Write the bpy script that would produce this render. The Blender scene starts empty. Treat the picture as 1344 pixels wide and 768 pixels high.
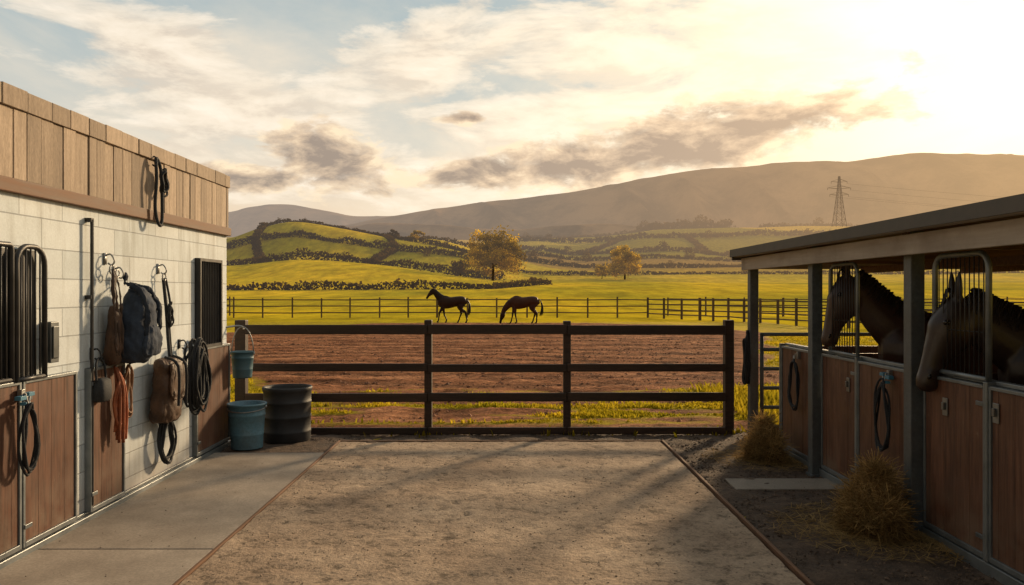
import bpy, math, random
import numpy as np
from mathutils import Vector, Matrix, noise
random.seed(7); np.random.seed(7)
R=random.uniform
scene=bpy.context.scene
# ------------------------------------------------------------------ mesh builder
class MB:
    def __init__(s): s.v=[];s.f=[];s.var=[];s.mi=[]
    def add(s,vs,fs,var=None,mi=0):
        if var is None: var=R(.75,1.25)
        b=len(s.v); s.v.extend([tuple(p) for p in vs])
        for f in fs:
            s.f.append(tuple(i+b for i in f)); s.var.append(var); s.mi.append(mi)
    def box(s,lo,hi,var=None,mi=0):
        x0,y0,z0=lo;x1,y1,z1=hi
        s.add([(x0,y0,z0),(x1,y0,z0),(x1,y1,z0),(x0,y1,z0),(x0,y0,z1),(x1,y0,z1),(x1,y1,z1),(x0,y1,z1)],
          [(0,3,2,1),(4,5,6,7),(0,1,5,4),(1,2,6,5),(2,3,7,6),(3,0,4,7)],var,mi)
    def loft(s,st,n=14,var=None,mi=0,p=2.0,caps=True):
        vs=[];fs=[]
        for c,U,V in st:
            c=Vector(c);U=Vector(U);V=Vector(V)
            for k in range(n):
                a=2*math.pi*k/n; ca,sa=math.cos(a),math.sin(a)
                ca=math.copysign(abs(ca)**(2/p),ca); sa=math.copysign(abs(sa)**(2/p),sa)
                vs.append(c+U*ca+V*sa)
        m=len(st)
        for i in range(m-1):
            for k in range(n):
                k2=(k+1)%n
                fs.append((i*n+k,i*n+k2,(i+1)*n+k2,(i+1)*n+k))
        if caps:
            fs.append(tuple(range(n))[::-1]); fs.append(tuple((m-1)*n+k for k in range(n)))
        s.add(vs,fs,var,mi)
    def tube(s,pts,r,n=8,var=None,mi=0,closed=False,smooth=0,flat=1.0):
        pts=[Vector(p) for p in pts]
        if smooth: pts=catmull(pts,smooth,closed)
        m=len(pts)
        rr=r if isinstance(r,(list,tuple)) else None
        vs=[];fs=[];N=None
        for i in range(m):
            if closed: t=(pts[(i+1)%m]-pts[i-1])
            else: t=pts[min(i+1,m-1)]-pts[max(i-1,0)]
            if t.length<1e-9: t=Vector((0,0,1))
            t.normalize()
            if N is None:
                N=t.orthogonal().normalized()
            else:
                N=(N-t*N.dot(t))
                if N.length<1e-6:N=t.orthogonal()
                N.normalize()
            B=t.cross(N)
            ri=r if rr is None else rr[0]+(rr[1]-rr[0])*i/(m-1)
            for k in range(n):
                a=2*math.pi*k/n
                vs.append(pts[i]+N*ri*math.cos(a)+B*ri*flat*math.sin(a))
        for i in range(m if closed else m-1):
            j=(i+1)%m
            for k in range(n):
                k2=(k+1)%n
                fs.append((i*n+k,i*n+k2,j*n+k2,j*n+k))
        if not closed:
            fs.append(tuple(range(n))[::-1]); fs.append(tuple((m-1)*n+k for k in range(n)))
        s.add(vs,fs,var,mi)
    def revolve(s,c,prof,n=32,var=None,mi=0):
        cx,cy,cz=c; vs=[];fs=[]
        for r,z in prof:
            for k in range(n):
                a=2*math.pi*k/n; vs.append((cx+r*math.cos(a),cy+r*math.sin(a),cz+z))
        for i in range(len(prof)-1):
            for k in range(n):
                k2=(k+1)%n; fs.append((i*n+k,i*n+k2,(i+1)*n+k2,(i+1)*n+k))
        s.add(vs,fs,var,mi)
    def leaf(s,c,size,var,mi=0):
        a=Vector((R(-1,1),R(-1,1),R(-1,1)));b=Vector((R(-1,1),R(-1,1),R(-1,1)))
        if a.length<.1:a=Vector((1,0,0))
        a.normalize();b=b-a*b.dot(a)
        if b.length<.05:b=a.orthogonal()
        b.normalize();a=a*size*R(.6,1.2);b=b*size*R(.4,.9);c=Vector(c)
        s.add([c-a,c-b,c+a,c+b],[(0,1,2,3)],var,mi)
    def build(s,name,mats,origin=(0,0,0),parent=None,smooth=False,bevel=0):
        o=Vector(origin)
        me=bpy.data.meshes.new(name)
        arr=[(p[0]-o.x,p[1]-o.y,p[2]-o.z) for p in s.v]
        me.from_pydata(arr,[],s.f)
        at=me.attributes.new('var','FLOAT','FACE'); at.data.foreach_set('value',s.var)
        if not isinstance(mats,(list,tuple)): mats=[mats]
        for m in mats: me.materials.append(m)
        me.polygons.foreach_set('material_index',s.mi)
        if smooth: me.polygons.foreach_set('use_smooth',[True]*len(s.f))
        me.update()
        ob=bpy.data.objects.new(name,me); scene.collection.objects.link(ob)
        if parent: ob.parent=parent
        else: ob.location=o
        if bevel:
            b=ob.modifiers.new('bev','BEVEL'); b.width=bevel; b.segments=2; b.limit_method='ANGLE'
        return ob
def catmull(p,k,closed=False):
    out=[];m=len(p)
    rng=range(m) if closed else range(m-1)
    for i in rng:
        if closed: a,b,c,d=p[i-1],p[i],p[(i+1)%m],p[(i+2)%m]
        else: a,b,c,d=p[max(i-1,0)],p[i],p[i+1],p[min(i+2,m-1)]
        for j in range(k):
            t=j/k
            out.append(.5*((2*b)+(c-a)*t+(2*a-5*b+4*c-d)*t*t+(3*b-a-3*c+d)*t**3))
    if not closed: out.append(p[-1])
    return out
def empty(name,loc):
    e=bpy.data.objects.new(name,None); e.location=loc; e.empty_display_size=.3
    scene.collection.objects.link(e); return e
# ------------------------------------------------------------------ materials
class NT:
    def __init__(s,nt): s.nt=nt
    def n(s,t,**kw):
        nd=s.nt.nodes.new(t)
        for k,v in kw.items(): setattr(nd,k,v)
        return nd
    def l(s,a,b): s.nt.links.new(a,b)
    def put(s,sock,v):
        if isinstance(v,bpy.types.NodeSocket): s.l(v,sock)
        else: sock.default_value=v
    def m(s,op,a,b=0.0,c=None,clamp=False):
        nd=s.n('ShaderNodeMath',operation=op); nd.use_clamp=clamp
        s.put(nd.inputs[0],a); s.put(nd.inputs[1],b)
        if c is not None: s.put(nd.inputs[2],c)
        return nd.outputs[0]
    def mix(s,f,a,b,bt='MIX'):
        nd=s.n('ShaderNodeMixRGB',blend_type=bt)
        for sk,v in zip(nd.inputs,(f,a,b)):
            if isinstance(v,tuple) and len(v)==3: v=(*v,1)
            s.put(sk,v)
        return nd.outputs[0]
    def ramp(s,f,stops,interp='LINEAR'):
        nd=s.n('ShaderNodeValToRGB'); cr=nd.color_ramp; cr.interpolation=interp
        while len(cr.elements)<len(stops): cr.elements.new(.5)
        for e,(p,c) in zip(cr.elements,stops):
            e.position=p; e.color=(*c,1) if isinstance(c,tuple) else (c,c,c,1)
        s.l(f,nd.inputs[0]); return nd.outputs[0]
    def noise(s,vec,scale,detail=6,rough=.55,dist=0):
        nd=s.n('ShaderNodeTexNoise'); s.l(vec,nd.inputs['Vector'])
        nd.inputs['Scale'].default_value=scale; nd.inputs['Detail'].default_value=detail
        nd.inputs['Roughness'].default_value=rough; nd.inputs['Distortion'].default_value=dist
        return nd.outputs['Fac']
    def map(s,vec,scale=(1,1,1),rot=(0,0,0),loc=(0,0,0)):
        nd=s.n('ShaderNodeMapping'); s.l(vec,nd.inputs[0])
        nd.inputs['Scale'].default_value=scale; nd.inputs['Rotation'].default_value=rot; nd.inputs['Location'].default_value=loc
        return nd.outputs[0]
def newmat(name):
    m=bpy.data.materials.new(name); m.use_nodes=True
    t=NT(m.node_tree); b=m.node_tree.nodes['Principled BSDF']; out=m.node_tree.nodes['Material Output']
    return m,t,b,out
def simple(name,c1,c2,scale=8,stretch=(1,1,1),rough=.7,bump=.2,bdist=.01,metal=0,usevar=True,detail=5,dirt=None,fine=None,spec=.4):
    m,t,b,out=newmat(name)
    tc=t.n('ShaderNodeTexCoord').outputs['Object']
    v=t.map(tc,stretch)
    f=t.noise(v,scale,detail,.6)
    col=t.ramp(f,[(.3,c1),(.7,c2)])
    if fine:
        f2=t.noise(t.map(tc,tuple(q**.5 for q in stretch)),fine,3,.7); col=t.mix(.45,col,t.ramp(f2,[(.35,.6),(.65,1.3)]),'MULTIPLY')
    if dirt:
        f3=t.noise(tc,1.7,5,.65); col=t.mix(t.ramp(f3,[(.45,0.0),(.75,.75)]),col,dirt)
    if usevar:
        a=t.n('ShaderNodeAttribute',attribute_name='var').outputs['Fac']
        cmb=t.n('ShaderNodeCombineColor')
        for i in range(3): t.l(a,cmb.inputs[i])
        col=t.mix(1.0,col,cmb.outputs[0],'MULTIPLY')
    t.l(col,b.inputs['Base Color'])
    rr=t.m('MULTIPLY_ADD',f,.3,rough-.15,clamp=True); t.l(rr,b.inputs['Roughness'])
    b.inputs['Metallic'].default_value=metal; b.inputs['Specular IOR Level'].default_value=spec
    if bump:
        bm=t.n('ShaderNodeBump'); bm.inputs['Strength'].default_value=bump; bm.inputs['Distance'].default_value=bdist
        fb=f
        if fine: fb=t.m('ADD',f,t.m('MULTIPLY',f2,.4))
        t.l(fb,bm.inputs['Height']); t.l(bm.outputs[0],b.inputs['Normal'])
    return m
def addhaze(t,sh,k=2400.0):  # painted aerial haze: emission blended into the surface, growing with distance
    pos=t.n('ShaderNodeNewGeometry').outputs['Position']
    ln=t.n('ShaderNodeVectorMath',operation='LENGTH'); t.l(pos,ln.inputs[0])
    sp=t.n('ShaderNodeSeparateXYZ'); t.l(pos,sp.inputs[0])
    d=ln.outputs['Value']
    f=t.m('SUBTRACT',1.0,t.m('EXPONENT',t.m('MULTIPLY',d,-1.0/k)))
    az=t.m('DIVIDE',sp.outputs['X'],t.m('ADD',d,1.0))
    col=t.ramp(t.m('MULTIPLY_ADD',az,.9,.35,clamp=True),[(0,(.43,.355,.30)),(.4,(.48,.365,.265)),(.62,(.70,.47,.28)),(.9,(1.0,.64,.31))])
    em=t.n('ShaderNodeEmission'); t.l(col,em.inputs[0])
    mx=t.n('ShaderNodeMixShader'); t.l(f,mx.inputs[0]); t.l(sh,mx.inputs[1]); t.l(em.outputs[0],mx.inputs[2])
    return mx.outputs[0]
M={}
# stable doors: grain, kick scuffs and mud toward the bottom
def doormat():
    m,t,b,out=newmat('door_wood')
    tc=t.n('ShaderNodeTexCoord').outputs['Object']; pos=t.n('ShaderNodeNewGeometry').outputs['Position']
    f=t.noise(t.map(tc,(6,6,.5)),6,6,.6); g=t.noise(t.map(tc,(1,1,.06)),55,3,.6); s_=t.noise(tc,4.5,7,.7)
    col=t.ramp(f,[(.3,(.062,.027,.016)),(.7,(.15,.066,.038))])
    col=t.mix(.5,col,t.ramp(g,[(.35,.6),(.65,1.25)]),'MULTIPLY')
    sp=t.n('ShaderNodeSeparateXYZ'); t.l(pos,sp.inputs[0])
    mud=t.m('MULTIPLY',t.m('SUBTRACT',1.0,t.m('MULTIPLY',sp.outputs[2],1.7,clamp=True),clamp=True),t.ramp(s_,[(.40,0.0),(.62,1.0)]))
    col=t.mix(mud,col,(.16,.11,.075))
    sc=t.noise(t.map(tc,(1,1,.5),(.3,0,0)),22,5,.75); col=t.mix(t.ramp(sc,[(.64,0.0),(.72,.45)]),col,(.24,.16,.11))
    a=t.n('ShaderNodeAttribute',attribute_name='var').outputs['Fac']; cmb=t.n('ShaderNodeCombineColor')
    for i in range(3): t.l(a,cmb.inputs[i])
    col=t.mix(1.0,col,cmb.outputs[0],'MULTIPLY'); t.l(col,b.inputs['Base Color'])
    t.l(t.m('MULTIPLY_ADD',s_,.5,.25,clamp=True),b.inputs['Roughness']); b.inputs['Specular IOR Level'].default_value=.35
    bm=t.n('ShaderNodeBump'); bm.inputs['Strength'].default_value=.35; bm.inputs['Distance'].default_value=.003
    t.l(g,bm.inputs['Height']); t.l(bm.outputs[0],b.inputs['Normal']); return m
M['door']=doormat()
M['plank']=simple('weathered_planks',(.26,.195,.14),(.45,.355,.27),5,(5,5,.45),.85,.4,.005,fine=45)
M['ledge']=simple('ledge_wood',(.10,.05,.025),(.20,.10,.055),5,(5,.5,5),.7,.3,.004)
M['fence']=simple('fence_wood',(.020,.011,.007),(.055,.029,.018),6,(.8,6,6),.6,.5,.006,fine=50)
M['farfence']=simple('far_fence_wood',(.08,.055,.032),(.15,.10,.06),3,rough=.8)
M['steel']=simple('grey_steel',(.14,.155,.165),(.24,.26,.27),6,rough=.45,bump=.05,metal=.6)
M['post']=simple('painted_post',(.065,.078,.088),(.11,.125,.135),4,rough=.5,bump=.1,metal=.2,fine=30,dirt=(.09,.075,.06))
M['black']=simple('black_steel',(.012,.012,.013),(.03,.03,.032),10,rough=.45,bump=.05)
M['rope']=simple('black_rope',(.008,.009,.011),(.03,.032,.036),90,rough=.8,bump=.6,bdist=.004)
M['navy']=simple('navy_canvas',(.014,.022,.040),(.034,.048,.075),14,rough=.85,bump=.5,bdist=.02)
M['leather']=simple('brown_leather',(.035,.018,.010),(.11,.058,.032),9,rough=.6,bump=.5,bdist=.012,fine=50)
M['tan']=simple('tan_leather',(.16,.075,.035),(.28,.15,.075),12,rough=.6,bump=.3)
M['rust']=simple('rust_webbing',(.16,.04,.015),(.30,.085,.028),20,rough=.75,bump=.3)
M['blueclip']=simple('blue_plastic',(.03,.12,.20),(.07,.22,.31),10,rough=.5,bump=.05)
M['bucket']=simple('blue_plastic_bucket',(.08,.185,.25),(.14,.28,.36),3,rough=.5,bump=.1,dirt=(.13,.13,.12),fine=40)
M['bucket2']=simple('teal_bucket',(.05,.12,.155),(.08,.17,.21),3,rough=.5,bump=.1,dirt=(.10,.11,.10))
M['rubber']=simple('black_rubber',(.016,.017,.019),(.035,.036,.039),6,rough=.6,bump=.2)
M['whitebox']=simple('off_white_plastic',(.5,.5,.48),(.62,.62,.6),4,rough=.5,bump=0)
M['fascia']=simple('painted_fascia',(.27,.225,.18),(.40,.34,.28),3,(6,.4,6),.75,.15,.003,dirt=(.17,.13,.10))
M['roof']=simple('roof_metal',(.05,.045,.04),(.10,.085,.07),4,rough=.6,bump=.2,metal=.2)
M['ceil']=simple('ceiling_wood',(.10,.05,.028),(.22,.12,.07),5,(.5,6,5),.75,.3,.004)
M['iron']=simple('galvanised',(.2,.2,.2),(.36,.36,.35),9,rough=.45,bump=.05,metal=.8)
M['concrete']=simple('concrete',(.23,.19,.15),(.37,.31,.25),2.2,rough=.8,bump=.2,bdist=.01,fine=60,dirt=(.16,.125,.095),usevar=True,detail=8)
M['yard']=simple('dark_dirt',(.045,.028,.019),(.13,.085,.057),7,rough=.95,bump=1,bdist=.05,fine=45,usevar=False)
M['edging']=simple('timber_edging',(.13,.062,.03),(.21,.105,.055),6,(6,.6,6),.8,.3,.004)
M['stone']=simple('gravel_stones',(.12,.085,.06),(.30,.22,.16),20,rough=.9,bump=.3)
M['chip']=simple('dark_mulch',(.06,.038,.025),(.17,.115,.08),20,rough=.95,bump=.3)
M['clod']=simple('clods',(.15,.062,.032),(.32,.15,.08),3,rough=.95)
M['eye']=simple('eye_gloss',(.005,.004,.003),(.01,.006,.004),5,rough=.1,bump=0,usevar=False)
M['hair']=simple('horse_hair',(.008,.006,.005),(.03,.018,.012),30,rough=.5,bump=.2)
M['bark']=simple('bark',(.05,.035,.025),(.11,.08,.055),3,rough=.9,bump=.5)
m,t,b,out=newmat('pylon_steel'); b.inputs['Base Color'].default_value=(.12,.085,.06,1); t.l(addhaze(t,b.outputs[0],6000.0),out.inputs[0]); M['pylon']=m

def leafmat(name,c1,c2,trans=.4,scale=.5,haze=False):
    m,t,b,out=newmat(name)
    tc=t.n('ShaderNodeTexCoord').outputs['Object']
    col=t.ramp(t.noise(tc,scale,3),[(.3,c1),(.7,c2)])
    a=t.n('ShaderNodeAttribute',attribute_name='var').outputs['Fac']
    cmb=t.n('ShaderNodeCombineColor')
    for i in range(3): t.l(a,cmb.inputs[i])
    col=t.mix(1.0,col,cmb.outputs[0],'MULTIPLY')
    d=t.n('ShaderNodeBsdfDiffuse'); tr=t.n('ShaderNodeBsdfTranslucent'); mx=t.n('ShaderNodeMixShader')
    t.l(col,d.inputs[0]); t.l(col,tr.inputs[0]); mx.inputs[0].default_value=trans
    t.l(d.outputs[0],mx.inputs[1]); t.l(tr.outputs[0],mx.inputs[2])
    sh=mx.outputs[0]
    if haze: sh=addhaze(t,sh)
    t.l(sh,out.inputs[0]); return m
M['hay']=leafmat('hay',(.30,.185,.07),(.50,.33,.14),.3,6)
M['blade']=leafmat('grass_blades',(.30,.26,.014),(.60,.43,.028),.5,.7)
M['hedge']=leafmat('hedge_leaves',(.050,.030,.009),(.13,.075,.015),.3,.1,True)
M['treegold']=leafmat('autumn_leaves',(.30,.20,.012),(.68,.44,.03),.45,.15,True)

def blockmat():
    m,t,b,out=newmat('painted_blockwork')
    tc=t.n('ShaderNodeTexCoord').outputs['Object']
    sp=t.n('ShaderNodeSeparateXYZ'); t.l(tc,sp.inputs[0])
    cb=t.n('ShaderNodeCombineXYZ'); t.l(t.m('ADD',sp.outputs[1],sp.outputs[0]),cb.inputs[0]); t.l(sp.outputs[2],cb.inputs[1])
    br=t.n('ShaderNodeTexBrick'); t.l(cb.outputs[0],br.inputs['Vector'])
    br.inputs['Scale'].default_value=1; br.inputs['Brick Width'].default_value=.5; br.inputs['Row Height'].default_value=.205
    br.inputs['Mortar Size'].default_value=.005; br.inputs['Mortar Smooth'].default_value=.4
    br.inputs['Color1'].default_value=(.52,.58,.61,1); br.inputs['Color2'].default_value=(.64,.69,.71,1); br.inputs['Mortar'].default_value=(.36,.39,.41,1)
    n1=t.noise(tc,1.6,6,.65); n2=t.noise(tc,70,3,.7)
    col=t.mix(.7,br.outputs[0],t.ramp(n1,[(.3,(.74,.73,.71)),(.65,(1.0,1.0,1.0))]),'MULTIPLY')
    col=t.mix(.4,col,t.ramp(n2,[(.3,.75),(.7,1.15)]),'MULTIPLY')
    st=t.noise(t.map(tc,(1,1,.12)),9,4,.6)
    col=t.mix(.55,col,t.ramp(st,[(.32,(.60,.57,.52)),(.5,(1.0,1.0,1.0))]),'MULTIPLY')
    pos=t.n('ShaderNodeNewGeometry').outputs['Position']; s2=t.n('ShaderNodeSeparateXYZ'); t.l(pos,s2.inputs[0])
    g=t.m('SUBTRACT',1.0,t.m('MULTIPLY',s2.outputs[2],1.6,clamp=True),clamp=True)
    g=t.m('MULTIPLY',g,t.ramp(n1,[(.3,.3),(.7,1.0)]))
    col=t.mix(g,col,(.26,.20,.15))
    t.l(col,b.inputs['Base Color']); b.inputs['Roughness'].default_value=.75
    bm=t.n('ShaderNodeBump'); bm.inputs['Strength'].default_value=.7; bm.inputs['Distance'].default_value=.006
    h=t.m('ADD',t.m('MULTIPLY',br.outputs['Fac'],-1.0),t.m('MULTIPLY',n2,.25)); t.l(h,bm.inputs['Height']); t.l(bm.outputs[0],b.inputs['Normal'])
    return m
M['block']=blockmat()
def sandmat():
    m,t,b,out=newmat('packed_sand')
    tc=t.n('ShaderNodeTexCoord').outputs['Object']
    n1=t.noise(tc,1.1,6,.6); n2=t.noise(tc,8,6,.74); n3=t.noise(tc,60,3,.7); n4=t.noise(tc,22,3,.6)
    col=t.ramp(n1,[(.3,(.27,.19,.13)),(.7,(.48,.36,.255))])
    col=t.mix(.85,col,t.ramp(n2,[(.35,.30),(.46,.88),(.7,1.15)]),'MULTIPLY')
    col=t.mix(.6,col,t.ramp(n4,[(.33,.45),(.43,1.0)]),'MULTIPLY')
    col=t.mix(.55,col,t.ramp(n3,[(.36,.6),(.6,1.15)]),'MULTIPLY')
    t.l(col,b.inputs['Base Color']); b.inputs['Roughness'].default_value=.92; b.inputs['Specular IOR Level'].default_value=.2
    bm=t.n('ShaderNodeBump'); bm.inputs['Strength'].default_value=.85; bm.inputs['Distance'].default_value=.022
    t.l(t.m('ADD',t.m('MULTIPLY',n2,1.3),t.m('ADD',t.m('MULTIPLY',n3,.2),t.m('MULTIPLY',n4,.5))),bm.inputs['Height']); t.l(bm.outputs[0],b.inputs['Normal'])
    return m
M['sand']=sandmat()
def fieldcolor(t):
    pos=t.n('ShaderNodeNewGeometry').outputs['Position']
    n1=t.noise(t.map(pos,(1,.6,1)),.028,5,.6); n2=t.noise(t.map(pos,(1,.30,1)),.35,6,.65); n3=t.noise(pos,3.0,3,.7)
    vo=t.n('ShaderNodeTexVoronoi'); vo.inputs['Scale'].default_value=.006
    t.l(t.map(pos,(1,.7,1),(0,0,.5)),vo.inputs['Vector'])
    sc=t.n('ShaderNodeSeparateColor'); t.l(vo.outputs['Color'],sc.inputs[0])
    patch=t.ramp(sc.outputs[0],[(0,(.30,.24,.03)),(.35,(.52,.38,.045)),(.6,(.72,.46,.07)),(.85,(.36,.22,.06))],'CONSTANT')
    near=t.ramp(n1,[(.32,(.30,.27,.012)),(.5,(.58,.42,.014)),(.68,(.88,.56,.022))])
    sp=t.n('ShaderNodeSeparateXYZ'); t.l(pos,sp.inputs[0])
    f=t.m('MULTIPLY_ADD',sp.outputs[1],.004,-.9,clamp=True)
    col=t.mix(f,near,patch)
    col=t.mix(.75,col,t.ramp(n2,[(.34,.5),(.66,1.2)]),'MULTIPLY')
    col=t.mix(.5,col,t.ramp(n3,[(.3,.55),(.7,1.25)]),'MULTIPLY')
    return col,pos,n2,n3
def fieldmat():
    m,t,b,out=newmat('grass_field')
    col,pos,n2,n3=fieldcolor(t)
    t.l(col,b.inputs['Base Color']); b.inputs['Roughness'].default_value=1; b.inputs['Specular IOR Level'].default_value=0
    bm=t.n('ShaderNodeBump'); bm.inputs['Strength'].default_value=.6; bm.inputs['Distance'].default_value=.2
    t.l(n3,bm.inputs['Height']); t.l(bm.outputs[0],b.inputs['Normal'])
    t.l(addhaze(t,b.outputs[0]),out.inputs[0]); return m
M['field']=fieldmat()
def paddockmat():
    m,t,b,out=newmat('paddock')
    col,pos,n2,n3=fieldcolor(t)
    a=t.n('ShaderNodeAttribute',attribute_name='dirt').outputs['Fac']
    fur=t.n('ShaderNodeAttribute',attribute_name='furrow').outputs['Fac']
    d1=t.noise(t.map(pos,(.35,2.2,1)),.9,6,.65); d2=t.noise(t.map(pos,(.8,1.3,1)),6,5,.75)
    dc=t.ramp(d1,[(.3,(.15,.055,.026)),(.5,(.33,.14,.066)),(.7,(.54,.26,.13))])
    dc=t.mix(.9,dc,t.ramp(d2,[(.36,.35),(.62,1.3)]),'MULTIPLY')
    dc=t.mix(1.0,dc,t.ramp(fur,[(.2,.55),(.6,1.15)]),'MULTIPLY')
    f=t.m('ADD',a,t.m('MULTIPLY_ADD',d2,.9,-.45)); f=t.m('MULTIPLY_ADD',f,3.0,-1.0,clamp=True)
    t.l(t.mix(f,col,dc),b.inputs['Base Color']); b.inputs['Roughness'].default_value=.95; b.inputs['Specular IOR Level'].default_value=.05
    bm=t.n('ShaderNodeBump'); bm.inputs['Strength'].default_value=1; bm.inputs['Distance'].default_value=.18
    t.l(t.m('ADD',d2,t.m('MULTIPLY',d1,.8)),bm.inputs['Height']); t.l(bm.outputs[0],b.inputs['Normal'])
    return m
M['paddock']=paddockmat()
def mountmat():
    m,t,b,out=newmat('mountain')
    pos=t.n('ShaderNodeNewGeometry').outputs['Position']
    n1=t.noise(pos,.005,7,.7)
    t.l(t.ramp(n1,[(.40,(.03,.02,.014)),(.60,(.34,.20,.10))]),b.inputs['Base Color']); b.inputs['Roughness'].default_value=1
    b.inputs['Specular IOR Level'].default_value=0
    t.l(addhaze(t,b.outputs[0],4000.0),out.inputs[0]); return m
M['mount']=mountmat()
def coat(name,c1,c2,legs=(.012,.009,.008),spec=.25,rough=.5):
    m,t,b,out=newmat(name)
    tc=t.n('ShaderNodeTexCoord').outputs['Object']
    sp=t.n('ShaderNodeSeparateXYZ'); t.l(tc,sp.inputs[0])
    f=t.noise(tc,2.5,4,.6); fine=t.noise(t.map(tc,(1,1,.3)),120,2,.6)
    col=t.ramp(f,[(.3,c1),(.7,c2)])
    col=t.mix(.4,col,t.ramp(fine,[(.3,.6),(.7,1.3)]),'MULTIPLY')
    g=t.m('MULTIPLY_ADD',sp.outputs[2],-3.0,2.1,clamp=True)
    col=t.mix(g,col,legs)
    t.l(col,b.inputs['Base Color']); b.inputs['Roughness'].default_value=rough; b.inputs['Specular IOR Level'].default_value=spec
    bm=t.n('ShaderNodeBump'); bm.inputs['Strength'].default_value=.25; bm.inputs['Distance'].default_value=.003
    t.l(fine,bm.inputs['Height']); t.l(bm.outputs[0],b.inputs['Normal'])
    return m
M['coat1']=coat('dark_bay_coat',(.034,.016,.009),(.07,.031,.017),spec=.5,rough=.34)
M['coat2']=coat('black_brown_coat',(.018,.011,.009),(.040,.022,.015),spec=.5,rough=.34)
M['coat3']=coat('bay_coat',(.022,.010,.007),(.05,.022,.013),(.006,.005,.005),.2,.6)
M['coat4']=coat('chestnut_coat',(.045,.017,.010),(.085,.034,.018),(.012,.007,.005),.2,.6)

# ------------------------------------------------------------------ camera, sun, sky
cam=bpy.data.cameras.new('camera'); co=bpy.data.objects.new('camera',cam); scene.collection.objects.link(co)
cam.lens=28; cam.sensor_width=36; cam.clip_end=30000; cam.clip_start=.05
co.location=(0,0,1.75); co.rotation_euler=(math.radians(90),0,math.radians(-.22)); scene.camera=co
AZ,EL=math.radians(33),math.radians(17)
sd=Vector((math.sin(AZ)*math.cos(EL),math.cos(AZ)*math.cos(EL),math.sin(EL)))
sl=bpy.data.lights.new('sun','SUN'); sl.energy=5.0; sl.angle=math.radians(4.5); sl.color=(1,.72,.42)
so=bpy.data.objects.new('sun',sl); scene.collection.objects.link(so); so.location=(20,30,20)
so.rotation_euler=(-sd).to_track_quat('-Z','Y').to_euler()
w=bpy.data.worlds.new('World'); scene.world=w; w.use_nodes=True
try: w.cycles.sampling_method='MANUAL'; w.cycles.sample_map_resolution=512
except Exception as ex: print(ex)
t=NT(w.node_tree); w.node_tree.nodes.clear()
out=t.n('ShaderNodeOutputWorld')
sky=t.n('ShaderNodeTexSky',sky_type='NISHITA'); sky.sun_disc=False; sky.sun_elevation=EL; sky.sun_rotation=AZ
bg1=t.n('ShaderNodeBackground'); t.l(sky.outputs[0],bg1.inputs[0]); bg1.inputs[1].default_value=.08
dirv=t.n('ShaderNodeTexCoord').outputs['Generated']
sp=t.n('ShaderNodeSeparateXYZ'); t.l(dirv,sp.inputs[0]); X,Y,Z=sp.outputs
az=t.m('ARCTAN2',X,Y); el=t.m('ARCSINE',Z)
dt=t.n('ShaderNodeVectorMath',operation='DOT_PRODUCT'); t.l(dirv,dt.inputs[0]); dt.inputs[1].default_value=sd
dd=t.m('MAXIMUM',dt.outputs['Value'],0.0)
glow=t.m('POWER',dd,8.0)
glow2=t.m('POWER',dd,50.0)
grad=t.ramp(t.m('MULTIPLY',el,2.0,clamp=True),[(0,(.95,.64,.36)),(.16,(.90,.68,.46)),(.36,(.68,.655,.57)),(.62,(.42,.51,.53)),(1,(.27,.385,.45))])
zz=t.m('ADD',t.m('MAXIMUM',Z,0.0),.12)
cb=t.n('ShaderNodeCombineXYZ'); t.l(t.m('DIVIDE',X,zz),cb.inputs[0]); t.l(t.m('DIVIDE',Y,zz),cb.inputs[1])
cv=t.map(cb.outputs[0],(1.0,.55,1),(0,0,math.radians(-48)),(3.1,1.7,0))
c1=t.noise(cv,1.0,8,.60,.25)
c2=t.noise(cb.outputs[0],.42,3,.5,.2)
cl=t.m('ADD',t.m('MULTIPLY',c1,.75),t.m('MULTIPLY',c2,.35))
clm=t.ramp(cl,[(.47,0.0),(.55,.40),(.62,.85),(.70,1.0)])
cloudcol=t.mix(glow,(.95,.81,.63),(1.15,.94,.66))
ce=t.n('ShaderNodeCombineXYZ'); t.l(az,ce.inputs[0]); t.l(t.m('MULTIPLY',el,2.2),ce.inputs[1])
dn=t.noise(ce.outputs[0],12,8,.62,.25)
dnb=t.noise(t.map(ce.outputs[0],(1,1.5,1),(0,0,-.45),(2.2,.4,0)),6.5,8,.62,.3)
dnl=t.noise(t.map(ce.outputs[0],(1,1.5,1),(0,0,-.45),(2.235,.44,0)),6.5,8,.62,.3)
def ell(a0,e0,wd,h,tilt=0.0):
    da=t.m('SUBTRACT',az,a0); de=t.m('SUBTRACT',t.m('SUBTRACT',el,e0),t.m('MULTIPLY',da,tilt))
    x=t.m('DIVIDE',da,wd); y=t.m('DIVIDE',de,h)
    q=t.m('ADD',t.m('MULTIPLY',x,x),t.m('MULTIPLY',y,y))
    return t.m('SUBTRACT',1.0,t.m('SQRT',q))
def union(ms):
    mk=ms[0]
    for q in ms[1:]: mk=t.m('MAXIMUM',mk,q)
    return mk
mb_=union([ell(-.10,.285,.22,.07,.30),ell(-.33,.215,.22,.055,-.18),ell(.25,.30,.42,.10,.05),ell(-.12,.15,.42,.05,0),ell(-.45,.29,.20,.05,-.3),ell(.10,.225,.35,.05,.1),ell(1.2,.3,.6,.2),ell(-1.3,.3,.5,.15)])
bv=t.m('ADD',mb_,t.m('MULTIPLY_ADD',dnb,3.2,-1.65))
bf=t.ramp(bv,[(.0,0.0),(.3,.65),(.75,.97)])
relief=t.m('MULTIPLY_ADD',t.m('SUBTRACT',dnb,dnl),3.5,.35,clamp=True)
bc=t.ramp(relief,[(.0,(.78,.655,.52)),(.4,(.98,.84,.66)),(1.0,(1.12,.98,.80))])
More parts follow.
